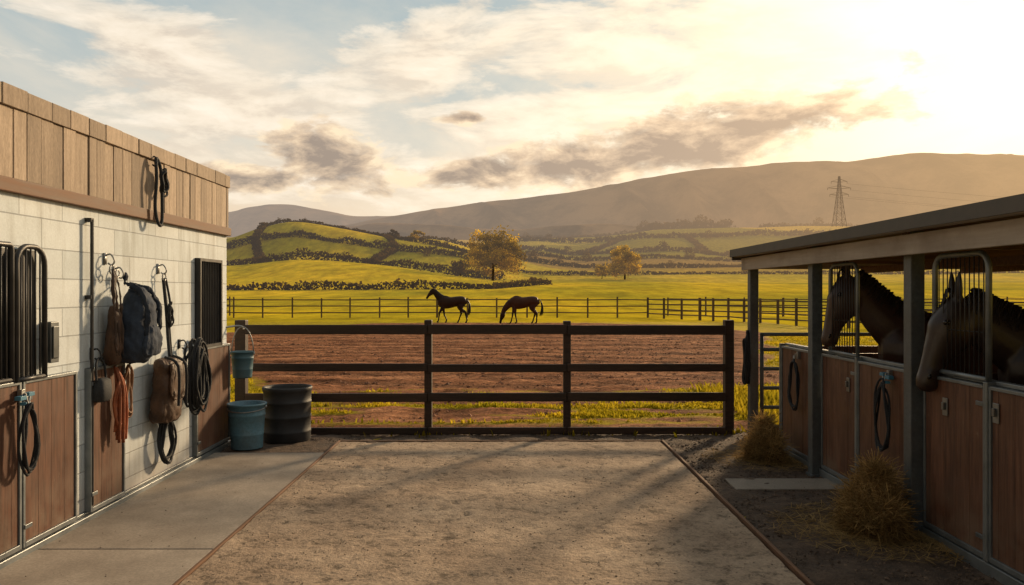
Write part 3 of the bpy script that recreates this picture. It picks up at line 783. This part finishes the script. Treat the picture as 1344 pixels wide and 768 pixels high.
def coil(mb,X,y,z,ry,rz,n,r=.011,mi=0,jit=.02,dx=.02,s=1):
    for i in range(n):
        cy=y+R(-jit,jit);cz=z+R(-jit,jit)*1.6;a0=R(0,6);rry=ry*R(.8,1.05);rrz=rz*R(.85,1.08);xx=X+s*R(0,dx*n*.35)
        mb.tube([(xx+s*.01*math.sin(3*a+a0),cy+rry*math.cos(a)*(1-.25*math.sin(a)),cz+rrz*math.sin(a)) for a in [k*2*math.pi/22 for k in range(22)]],r,7,R(.7,1.3),mi,closed=True)
mb=MB(); hook(mb,7.05,2.9)
mb.tube([(WX+.07,7.03,2.93),(WX+.09,7.0,2.75),(WX+.08,6.99,2.5),(WX+.09,7.03,2.36),(WX+.09,7.1,2.37),(WX+.08,7.13,2.6),(WX+.08,7.10,2.85)],.015,8,1,0,closed=True,smooth=5)
coil(mb,WX+.07,7.16,2.74,.06,.10,5,.010); mb.build('lead_rope',M['rope'],origin=(WX,7.05,2.6),smooth=True)
bo=(WX+.12,6.45,1.5); e=empty('backpack',bo); mb=MB()
def bag(mb,X,y,zt,zb,hw,hd,prof,mi=0,p=2.6,n=20):
    st=[]
    for u,kw,kd in prof: st.append(((X+hd*.15*math.sin(u*5),y+.01*math.sin(u*7),zt+(zb-zt)*u),(hd*kd,0,0),(0,hw*kw,0)))
    mb.loft(st,n,1,mi,p)
tx=bpy.data.textures.new('wr','CLOUDS'); tx.noise_scale=.10
tx2=bpy.data.textures.new('wr2','CLOUDS'); tx2.noise_scale=.035
def wrinkle(ob,s1,s2,sub=1):
    if sub:
        sb=ob.modifiers.new('s','SUBSURF'); sb.levels=sb.render_levels=sub
    for tt,s in ((tx,s1),(tx2,s2)):
        dm=ob.modifiers.new('d','DISPLACE'); dm.texture=tt; dm.strength=s; dm.mid_level=.5
bag(mb,WX+.15,6.50,1.80,1.18,.19,.13,[(0,.15,.2),(.05,.45,.5),(.14,.68,.75),(.25,.85,.85),(.4,.93,.93),(.6,1.0,1.0),(.75,1.03,1.06),(.88,1.0,1.02),(.96,.85,.88),(1,.5,.5)])
bag(mb,WX+.27,6.50,1.48,1.23,.14,.045,[(0,.3,.3),(.1,.8,.8),(.5,1,1),(.9,1,1),(1,.6,.5)])
for dy in (-.1,.1): mb.tube([(WX+.06,6.50+dy*.4,1.83),(WX+.21,6.50+dy,1.77),(WX+.285,6.50+dy*1.1,1.6),(WX+.27,6.50+dy*1.2,1.35)],.018,8,.6,smooth=5,flat=.4)
mb.tube([(WX+.08,6.43,1.8),(WX+.08,6.45,1.90),(WX+.08,6.5,1.8)],.01,6,.6,smooth=5)
wrinkle(mb.build('canvas_body',M['navy'],origin=bo,parent=e,smooth=True),.05,.02,2)
mb=MB(); bag(mb,WX+.09,6.24,1.66,1.18,.075,.055,[(0,.3,.4),(.08,.7,.7),(.3,.85,.8),(.6,1.0,1.0),(.85,1.05,1.0),(.96,.9,.9),(1,.5,.4)])
for dy in (-.05,-.01,.05): mb.tube([(WX+.08,6.24,1.94),(WX+.11,6.24+dy,1.78),(WX+.13,6.23+dy,1.55),(WX+.15,6.22+dy,1.25)],.010,6,.6,smooth=5,flat=.4)
wrinkle(mb.build('leather_side_pouch',M['leather'],origin=bo,parent=e,smooth=True),.04,.02,1)
mb=MB(); hook(mb,6.27,2.0); ring(mb,6.27,1.93,.035); ring(mb,6.33,1.90,.03,WX+.075); hook(mb,6.42,1.9); mb.build('wall_hook',M['iron'],origin=bo,parent=e,smooth=True)
mb=MB(); po=(WX+.07,6.07,1.05)
bag(mb,WX+.085,6.07,1.10,.92,.085,.05,[(0,.6,.4),(.1,.9,.8),(.5,1,1),(.9,1,1.1),(1,.7,.7)],p=3.2)
mb.tube([(WX+.08,6.0,1.08),(WX+.07,6.01,1.2),(WX+.06,6.07,1.25),(WX+.07,6.13,1.2),(WX+.08,6.14,1.08)],.009,6,1,smooth=5); hook(mb,6.07,1.27)
mb.build('pouch',M['rope'],origin=po,smooth=True)
mb=MB()
for i in range(9):
    dy=R(-.07,.07); x=WX+.07+R(0,.06)
    mb.tube([(WX+.06,6.32,1.17),(x,6.32+dy*.6,1.02),(x+.01,6.32+dy,.82),(x,6.32+dy*1.1+R(-.02,.02),.56+R(0,.1))],.012,6,R(.7,1.3),0,smooth=5,flat=.5)
coil(mb,WX+.09,6.32,.88,.06,.2,3,.011); hook(mb,6.32,1.19,mi=1)
mb.build('halter',[M['rust'],M['iron']],origin=(WX,6.32,.9),smooth=True)
mb=MB(); coil(mb,WX+.06,6.53,.95,.05,.2,3,.009); hook(mb,6.53,1.15,mi=1); mb.build('leather_strap',[M['tan'],M['iron']],origin=(WX,6.53,.95),smooth=True)
mb=MB(); hook(mb,7.22,1.95,mi=1); ring(mb,7.22,1.89,.035,mi=1)
mb.tube([(WX+.06,7.2,1.88),(WX+.07,7.24,1.6),(WX+.09,7.23,1.35),(WX+.12,7.2,1.17)],.016,8,1,0,smooth=5,flat=.4)
mb.tube([(WX+.06,7.25,1.88),(WX+.08,7.30,1.65),(WX+.08,7.27,1.52),(WX+.12,7.25,1.1)],.011,8,1,0,smooth=5,flat=.4)
coil(mb,WX+.09,7.25,1.55,.035,.09,3,.008); mb.build('bridle',[M['rope'],M['iron']],origin=(WX,7.22,1.6),smooth=True)
e=empty('leather_bag',(WX+.1,7.1,.9)); mb=MB()
bag(mb,WX+.13,7.12,1.17,.60,.20,.095,[(0,.75,.5),(.04,.92,.8),(.15,.97,.9),(.3,1,.95),(.45,.97,.98),(.6,.98,1),(.8,1,1.05),(.92,1,1.05),(.98,.9,.9),(1,.6,.6)],p=3.0,n=28)
bag(mb,WX+.23,7.12,1.14,.80,.17,.02,[(0,.8,.6),(.1,1,1),(.8,1,1),(.95,.8,.9),(1,.5,.4)],p=3.5,n=28)
wrinkle(mb.build('body',M['leather'],origin=(WX+.1,7.1,.9),parent=e,smooth=True),.045,.018,2)
mb=MB()
for dy in (-.08,.08): mb.tube([(WX+.14,7.12+dy,1.18),(WX+.262,7.12+dy,1.1),(WX+.265,7.12+dy,.75)],.014,6,.6,smooth=4,flat=.35)
mb.build('straps',M['rope'],origin=(WX+.1,7.1,.9),parent=e)
mb=MB(); coil(mb,WX+.08,7.68,.94,.15,.31,16,.012,jit=.035,dx=.03); hook(mb,7.68,1.24); coil(mb,WX+.2,7.68,.95,.12,.24,7,.011,jit=.05,dx=.02)
mb.build('rope_coil',M['rope'],origin=(WX,7.68,.95),smooth=True)
mb=MB(); bag(mb,WX+.11,7.93,1.18,.72,.09,.08,[(0,.3,.3),(.1,.7,.6),(.4,.9,.8),(.8,1,1),(1,.4,.4)]); hook(mb,7.93,1.22)
wrinkle(mb.build('saddle_cloth',M['rope'],origin=(WX,7.93,.95),smooth=True),.06,.03,2)
mb=MB(); coil(mb,WX+.06,7.22,.42,.13,.20,7,.011,jit=.025); mb.tube([(WX+.09,7.25,1.1),(WX+.06,7.2,.8),(WX+.06,7.12,.5)],.011,6,1,smooth=4); mb.build('rope_coil',M['rope'],origin=(WX,7.22,.42),smooth=True)
def halter_coil(X,s,y,zt,zb,name='halter',clip=True,ry=.08):
    mb=MB(); coil(mb,X+s*.05,y,(zt+zb)/2-.03,ry,(zt-zb)/2,4,.009,0,jit=.014,dx=.02,s=s)
    xa,xb=sorted((X,X+s*.03)); mb.box((xa,y-.02,zt-.02),(xb,y+.02,zt+.05),1,2)
    if clip:
        xa,xb=sorted((X+s*.02,X+s*.06))
        mb.box((xa,y-.08,zt-.012),(xb,y-.01,zt+.014),1,1); mb.box((xa,y+.01,zt+.005),(xb,y+.07,zt+.03),1,1); mb.box((xa,y-.025,zt-.05),(xb,y+.025,zt-.03),1.3,1)
    mb.tube([(X+s*.05,y-.02,zt+.03),(X+s*.06,y,zt-.05),(X+s*.05,y+.03,zt+.01)],.008,6,1,2,smooth=4)
    mb.build(name,[M['rope'],M['blueclip'],M['iron']],origin=(X,y,(zt+zb)/2),smooth=False,bevel=.003)
halter_coil(WX+.05,1,5.10,1.08,.62)
def bucket(name,c,r,h,mat,hy=None):
    e=empty(name,c); mb=MB()
    pr=[(0,.012),(r*.78,.012),(r*.80,0),(r*.82,.012),(r*.86,h*.3),(r*.875,h*.31),(r*.875,h*.34),(r*.87,h*.35),(r*.93,h*.72),(r*.96,h*.73),(r*.96,h*.77),(r*.945,h*.78),(r*.96,h*.95),(r*1.03,h*.955),(r*1.04,h*.99),(r*1.0,h),(r*.93,h*.985),(r*.76,.03),(0,.03)]
    mb.revolve((0,0,0),pr,40,1); mb.build('shell',mat,parent=e,smooth=True)
    mb=MB()
    if hy: mb.tube([(r*.98*math.cos(a),0,h*.93+hy*math.sin(a)) for a in [k*math.pi/14 for k in range(15)]],.007,6,1)
    else: mb.tube([(r*1.0*math.cos(a),-r*1.05*math.sin(a),h*.9-.03*math.sin(a)) for a in [k*math.pi/14 for k in range(15)]],.007,6,1)
    for s in (1,-1): mb.tube([(s*r*.92,0,h*.92),(s*r*1.07,0,h*.92)],.016,8,1)
    mb.build('handle',M['iron'],parent=e,smooth=True); return e
bucket('bucket',(-2.90,8.83,.03),.205,.50,M['bucket'])
bucket('bucket',(-3.04,9.10,.78),.128,.30,M['bucket2'],.30)
mb=MB(); mb.tube([(WX,8.97,1.36),(-3.1,9.08,1.37),(-3.04,9.1,1.36),(-3.03,9.1,1.33)],.01,6,1,smooth=4); mb.build('bucket_hook',M['iron'],origin=(-3.04,9.1,1.36))
e=empty('barrel',(-2.60,9.36,.02)); mb=MB()
pr=[(0,0),(.255,0),(.265,.01),(.267,.10),(.270,.105),(.270,.125),(.267,.13),(.268,.27),(.273,.275),(.273,.295),(.269,.30),(.270,.44),(.275,.445),(.275,.465),(.271,.47),(.272,.575),(.282,.585),(.286,.615),(.280,.63),(.264,.63),(.254,.60),(.25,.48),(0,.46)]
mb.revolve((0,0,0),pr,44,1); mb.build('shell',M['rubber'],parent=e,smooth=True)

# ------------------------------------------------------------------ right stable
SX=2.98; rs=empty('horse_stable',(4.6,5,0)); RO=(4.6,5,0)
mb=MB(); mb.box((2.70,-1,2.215),(6.6,9.62,2.25),1)
for i in range(18):
    y=-.9+i*.6; mb.box((2.75,y,2.2505),(6.61,y+.03,2.262),1)
mb.box((2.675,-1,2.175),(2.698,9.64,2.265),1); mb.box((2.70,9.622,2.14),(6.6,9.645,2.26),1)
mb.build('roof',M['roof'],origin=RO,parent=rs)
mb=MB(); mb.box((2.79,-.95,2.015),(2.84,9.55,2.158),1.1); mb.box((2.705,-.95,2.172),(2.785,9.58,2.213),.9)
mb.box((2.845,9.50,2.03),(6.5,9.55,2.158),.8)
mb.build('fascia',M['fascia'],origin=RO,parent=rs,bevel=.004)
mb=MB(); y=-.9
while y<9.4: mb.box((2.845,y,2.195),(6.5,y+.13,2.213),R(.7,1.2)); y+=.137
for y in (.8,2.3,3.9,5.72,7.57,8.6): mb.box((2.843,y-.04,2.06),(6.5,y+.04,2.193),R(.8,1.1))
for x in (4.2,5.4,6.4): mb.box((x,-.9,1.98),(x+.06,9.5,2.057),.9)
mb.build('ceiling_boards',M['ceil'],origin=RO,parent=rs,bevel=.003)
mb=MB()
for y in (3.9,5.72,7.57,9.5): 
    mb.box((2.865,y-.055,-.05),(2.965,y+.055,2.19 if y!=9.5 else 2.16),1)
    mb.box((2.85,y-.075,.0),(2.975,y+.075,.03),1)
for y in (.5,3.9,5.72,7.57,9.45): mb.box((6.3,y-.045,-.05),(6.39,y+.045,2.16),1)
mb.build('posts',M['post'],origin=RO,parent=rs,bevel=.006)
for y0,y1 in ((7.66,8.58),(6.75,7.48),(5.83,6.70),(4.92,5.63),(4.0,4.86),(2.9,3.8)):
    door(SX,-1,y0,y1,.12,1.165,rs,RO,thick=.03)
mb=MB(); mb.box((2.93,-1,-.05),(3.06,8.62,.09),1); mb.box((2.985,-1,1.178),(3.035,8.6,1.205),1)
for y in (4.89,6.725,8.61): mb.box((2.93,y-.02,.09),(2.99,y+.02,1.2),1)
mb.tube([(2.94,4.89,1.2),(2.94,4.89,.1)],.02,10,1)
mb.build('door_rails',M['steel'],origin=RO,parent=rs,bevel=.004)
mb=MB()
for y in (7.57,5.72,3.9,8.63):
    x=3.04
    for k in range(7): mb.box((x,y-.02,.02+k*.165),(6.28,y+.02,.02+k*.165+.16),R(.8,1.15))
mb.build('partitions',M['door'],origin=RO,parent=rs,bevel=.002)
grille(2.965,6.76,7.34,1.2,2.0,rs,RO,.016,.052,'steel',.10,cross=(1.5,),barr=.004,name='stall_grille')
grille(2.965,4.91,5.53,1.2,2.0,rs,RO,.019,.048,'steel',.10,cross=(1.5,),barr=.004,name='stall_grille')
mb=MB()
for (y,z) in ((5.36,.98),(4.8,1.02),(6.9,.95)):
    mb.box((2.938,y-.03,z-.06),(2.947,y+.03,z+.06),.8); mb.box((2.92,y-.012,z-.02),(2.938,y+.012,z+.03),.6)
mb.build('latches',M['iron'],origin=RO,parent=rs,bevel=.003)
halter_coil(2.945,-1,6.12,1.10,.58,ry=.11)
halter_coil(2.945,-1,8.05,1.10,.62,clip=False,ry=.13)
mb=MB()
for z in (.15,.38,.61,.84,1.07,1.25): mb.tube([(3.0,9.5,z),(6.3,9.5,z)],.022,8,1)
for x in (3.02,4.6,6.28): mb.tube([(x,9.5,.1),(x,9.5,1.25)],.024,8,1)
mb.build('pipe_gate',M['post'],origin=(4.6,9.5,0),smooth=True)
mb=MB(); coil(mb,2.85,9.5,.95,.05,.3,5,.014,dx=.03,s=-1); mb.build('rope_coil',M['rope'],origin=(2.85,9.5,.95),smooth=True)
def hay(c,w_,h,n,name='hay_pile'):
    mb=MB(); c=Vector(c)
    lumps=[(0,0,1.0,1.0)]+[(R(-.6,.3)*w_,R(-.9,.9)*w_,R(.3,.7),R(.5,.8)) for i in range(5)]
    for i in range(n):
        lx,ly,lh,lw=random.choice(lumps+lumps[:1])
        u=R(0,6.28); zz=R(0,1); rad=w_*lw*(1-zz**2.2)**.6*R(.0,1)**.4+.01
        p=c+Vector((lx+math.cos(u)*rad*.75,ly+math.sin(u)*rad,zz*h*lh*.9))
        d=Vector((random.gauss(0,.8),random.gauss(0,.8),random.gauss(.1,.75))).normalized()*R(.04,.16)
        if p.z<.08: d.z=abs(d.z)*.3
        b=Vector((R(-1,1),R(-1,1),R(-1,1))).cross(d).normalized()*R(.0010,.0022)
        m_=Vector((R(-1,1),R(-1,1),R(-1,1)))*.018
        p.x=min(p.x,2.9)
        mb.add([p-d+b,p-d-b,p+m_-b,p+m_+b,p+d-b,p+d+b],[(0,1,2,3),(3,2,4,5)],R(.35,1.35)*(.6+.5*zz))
    for i in range(int(n*.25)):
        u=R(0,6.28);rad=w_*(.6+2.6*R(0,1)**2); p=c+Vector((math.cos(u)*rad,math.sin(u)*rad,.03)); p.x=min(p.x,2.9)
        d=Vector((R(-1,1),R(-1,1),R(-.05,.1))).normalized()*R(.03,.1); b=Vector((-d.y,d.x,0)).normalized()*.002
        mb.add([p-d+b,p-d-b,p+d-b,p+d+b],[(0,1,2,3)],R(.5,1.2))
    for lx,ly,lh,lw in lumps:
        q=c+Vector((lx,ly,0))
        core=[(q+Vector((0,0,-.02)),(w_*.55*lw,0,0),(0,w_*.75*lw,0)),(q+Vector((0,0,h*.35*lh)),(w_*.5*lw,0,0),(0,w_*.65*lw,0)),(q+Vector((0,0,h*.6*lh)),(w_*.35*lw,0,0),(0,w_*.45*lw,0)),(q+Vector((0,0,h*.75*lh)),(.02,0,0),(0,.03,0))]
        mb.loft(core,14,.3)
    mb.build(name,M['hay'],origin=c)
hay((2.64,8.2,.02),.20,.48,6000)
hay((2.66,5.75,.02),.23,.54,10500)

# ------------------------------------------------------------------ horses
def path_loft(mb,st,yoff=0,n=16,sub=4):
    P=[Vector((a,c+yoff,b)) for a,b,c,rw,rh in st]; Q=[Vector((rw,rh,0)) for a,b,c,rw,rh in st]
    P=catmull(P,sub);Q=catmull(Q,sub); S=[]
    for i in range(len(P)):
        tt=P[min(i+1,len(P)-1)]-P[max(i-1,0)]; tt.normalize()
        U=Vector((0,1,0)); U=(U-tt*U.dot(tt)).normalized(); Vv=tt.cross(U)
        S.append((P[i],U*max(.006,Q[i].x),Vv*max(.006,Q[i].y)))
    mb.loft(S,n,1)
CAMS=1
def horse(loc,yaw,neck,head,legs,mat,voxel=.02,mane=True,tail=True,detail=False,name='horse'):
    e=empty(name,loc); e.rotation_euler=(0,0,yaw)
    mb=MB()
    path_loft(mb,[(-.90,1.27,0,.06,.08),(-.82,1.24,0,.19,.20),(-.62,1.23,0,.275,.275),(-.35,1.22,0,.27,.275),(-.05,1.16,0,.28,.305),(.22,1.14,0,.27,.335),(.42,1.16,0,.235,.345),(.60,1.17,0,.19,.28),(.72,1.17,0,.10,.17)])
    path_loft(mb,[(.10,1.40,0,.08,.08),(.32,1.45,0,.08,.095),(.5,1.45,0,.06,.07)])
    path_loft(mb,neck); path_loft(mb,head)
    for lg in legs: path_loft(mb,lg,n=12)
    hp=Vector((head[0][0],0,head[0][1])); hd=(Vector((head[-1][0],0,head[-1][1]))-hp).normalized()
    fr=Vector((-hd.z,0,hd.x))
    if fr.x<0: fr=-fr
    for s in (1,-1):
        b=hp+fr*.05+Vector((0,s*.055,0))-hd*.02
        tipd=(-hd*.85+fr*.3+Vector((0,s*.15,0))).normalized()
        side=Vector((0,1,0)); 
        mb.loft([(b-tipd*.04,side*.034,fr*.03),(b+tipd*.04,side*.04,fr*.028),(b+tipd*.09,side*.034,fr*.022),(b+tipd*.14,side*.018,fr*.012),(b+tipd*.17,side*.006,fr*.005)],10,1)
    if detail:
        for s in (1,-1):
            q=hp+hd*.20+fr*.06+Vector((0,s*.08,0)); mb.loft([(q-hd*.045,Vector((0,.012,0)),fr*.01),(q,Vector((0,.032,0)),fr*.032),(q+hd*.05,Vector((0,.01,0)),fr*.01)],10,1)
            q=hp+hd*.56+fr*.02+Vector((0,s*.048,0)); mb.loft([(q-hd*.035,Vector((0,.01,0)),fr*.014),(q,Vector((0,.024,0)),fr*.028),(q+hd*.035,Vector((0,.01,0)),fr*.012)],10,1)
    ob=mb.build('body',mat,parent=e,smooth=True)
    rm=ob.modifiers.new('r','REMESH'); rm.mode='VOXEL'; rm.voxel_size=voxel; rm.use_smooth_shade=True
    sm=ob.modifiers.new('s','SMOOTH'); sm.factor=.5; sm.iterations=6 if not detail else 4
    mb=MB()
    for s in (1,-1):
        q=hp+hd*.195+fr*.066+Vector((0,s*.104,0)); r=.020
        mb.loft([(q+Vector((0,0,dz*r)),(r*k*1.2,0,0),(0,r*k,0)) for dz,k in ((-1,.1),(-.7,.7),(0,1),(.7,.7),(1,.1))],12,1)
        if detail:
            q=hp+hd*.58+fr*.028+Vector((0,s*.068,0)); mb.loft([(q-hd*.02,Vector((0,.004,0)),fr*.004),(q,Vector((0,.008,0)),fr*.013),(q+hd*.02,Vector((0,.004,0)),fr*.004)],10,1)
    mb.build('eyes',M['eye'],parent=e,smooth=True)
    mb=MB()
    if mane:
        P=catmull([Vector((a,0,b)) for a,b,c,rw,rh in neck],6); Q=catmull([Vector((rw,rh,0)) for a,b,c,rw,rh in neck],6)
        for i in range(3,len(P)):
            tt=(P[min(i+1,len(P)-1)]-P[i-1]).normalized(); up_=Vector((-tt.z,0,tt.x)); 
            if up_.z<0 and abs(tt.x)>.2: up_=-up_
            if up_.x>0 and abs(tt.x)<=.2: up_=-up_
            for k in range(8 if detail else 4):
                c=P[i]+up_*(Q[i].y*.95)+tt*R(-.03,.03); L=R(.07,.13) if detail else R(.12,.24)
                sgn=CAMS if R(0,1)<.85 else -CAMS
                a1=c+up_*.018+Vector((R(-.02,.01),sgn*.022,0)); a2=c-up_*L*.5+Vector((R(-.03,.01),sgn*(Q[i].x*.72+.01),-.01)); a3=c-up_*L+Vector((R(-.04,.01),sgn*(Q[i].x*.95+.01),-.03))
                mb.tube([c,a1,a2,a3],[.010,.002],5,R(.6,1.3),smooth=3)
        for k in range(12 if detail else 5):
            c=hp-hd*.02+fr*.07; mb.tube([c+Vector((0,R(-.03,.03),0)),c+fr*.035+Vector((0,R(-.03,.03),.01)),c+hd*R(.08,.15)+fr*R(.02,.04)+Vector((0,R(-.04,.04),0))],[.010,.002],5,R(.6,1.3),smooth=3)
    if tail:
        for k in range(34):
            a=R(-.05,.05);b=R(-.05,.05)
            mb.tube([(-.86,a*.3,1.36),(-.97+b*.3,a*.6,1.25),(-1.05+b,a,.95),(-1.03+b*1.6,a*1.4,.62),(-.99+b*1.8,a*1.2,.42+R(0,.15))],[.022,.006],5,R(.7,1.3),smooth=3)
    mb.build('mane_and_tail',M['hair'],parent=e,smooth=True)
    return e
def fleg(s0,y,kn=(0,0),ft=(0,0)):
    k=(s0+.02+kn[0],.50+kn[1]); f=(s0+.02+ft[0],.15+ft[1])
    return [(s0-.02,1.05,y*.75,.10,.17),(s0,.88,y*.9,.085,.12),(s0+.01+kn[0]*.5,.70+kn[1]*.3,y,.065,.08),(k[0],k[1]+.06,y,.050,.058),(k[0],k[1]-.02,y,.048,.055),((k[0]+f[0])/2,(k[1]+f[1])/2,y,.036,.040),(f[0],f[1],y,.042,.046),(f[0]+.035,f[1]-.06,y,.037,.039),(f[0]+.05,f[1]-.10,y,.052,.060),(f[0]+.06,f[1]-.147,y,.060,.068)]
def hleg(s0,y,hk=(0,0),ft=(0,0)):
    h=(s0-.14+hk[0],.55+hk[1]); f=(s0-.10+ft[0],.15+ft[1])
    return [(s0-.02,1.12,y*.7,.13,.25),(s0+.06,.93,y*.95,.11,.19),(s0+.0,.76,y,.08,.12),(h[0]+.03,h[1]+.08,y,.054,.068),(h[0],h[1],y,.050,.066),((h[0]+f[0])/2-.0,(h[1]+f[1])/2,y,.038,.044),(f[0],f[1],y,.044,.048),(f[0]+.035,f[1]-.06,y,.038,.041),(f[0]+.05,f[1]-.10,y,.052,.060),(f[0]+.06,f[1]-.147,y,.060,.068)]
stand=[fleg(.46,.15),fleg(.44,-.15),hleg(-.58,.15),hleg(-.62,-.15)]
walk=[fleg(.46,.14,(.16,.02),(.20,.03)),fleg(.44,-.14,(-.08,0),(-.22,.0)),hleg(-.58,.14,(-.10,.0),(-.22,.0)),hleg(-.58,-.14,(.14,0),(.24,.0))]
graze=[fleg(.46,.14,(.06,0),(.14,0)),fleg(.44,-.14,(-.05,0),(-.12,0)),hleg(-.58,.14,(-.05,.0),(-.08,0)),hleg(-.58,-.14,(.06,0),(.14,0))]
def mkhead(ps,pz,dx,dz,k=1.0):
    L=math.hypot(dx,dz); ux,uz=dx/L,dz/L; out=[]
    fx,fz=-uz,ux
    if fx<0: fx,fz=-fx,-fz
    for tt,off,rw,rh in ((-.04,.0,.06,.06),(.03,.0,.082,.10),(.12,-.012,.098,.134),(.22,-.014,.098,.138),(.32,.0,.074,.106),(.42,.008,.056,.080),(.50,.006,.052,.070),(.57,.0,.056,.070),(.62,-.006,.044,.056),(.645,-.010,.024,.030)):
        out.append((ps+ux*tt+fx*off,pz+uz*tt+fz*off,0,rw*k,rh*k))
    return out
PI=math.pi
horse((-3.25,44.6,.04),PI+.05,[(.38,1.24,0,.14,.27),(.62,1.42,0,.12,.215),(.80,1.62,0,.09,.165),(.93,1.77,0,.078,.125),(1.0,1.86,0,.07,.09)],mkhead(.98,1.87,.38,-.50),walk,M['coat3'],.022,name='horse')
horse((.75,43.2,.04),PI-.08,[(.38,1.22,0,.14,.27),(.66,1.12,0,.12,.21),(.88,.92,0,.09,.16),(1.02,.72,0,.078,.12),(1.06,.62,0,.07,.09)],mkhead(1.07,.64,.16,-.60),graze,M['coat4'],.022,name='horse')
def place(head_s,head_xy,yaw):
    c,s=math.cos(yaw),math.sin(yaw); return (head_xy[0]-c*head_s,head_xy[1]-s*head_s,.03)
yaw=PI-.22
horse(place(1.0,(3.12,7.33),yaw),yaw,[(.36,1.24,0,.14,.28),(.60,1.42,0,.12,.22),(.78,1.60,0,.092,.175),(.90,1.75,0,.085,.14),(.97,1.83,0,.078,.11)],mkhead(.98,1.83,.17,-.53,1.12),stand,M['coat1'],.014,detail=True,name='horse')
yaw=PI-.20
horse(place(1.0,(3.09,5.47),yaw),yaw,[(.36,1.24,0,.14,.28),(.60,1.36,0,.12,.22),(.78,1.48,0,.095,.18),(.90,1.58,0,.085,.145),(.97,1.64,0,.078,.11)],mkhead(.99,1.64,.19,-.50,1.12),stand,M['coat2'],.014,detail=True,name='horse')
print('objects',len(bpy.data.objects))
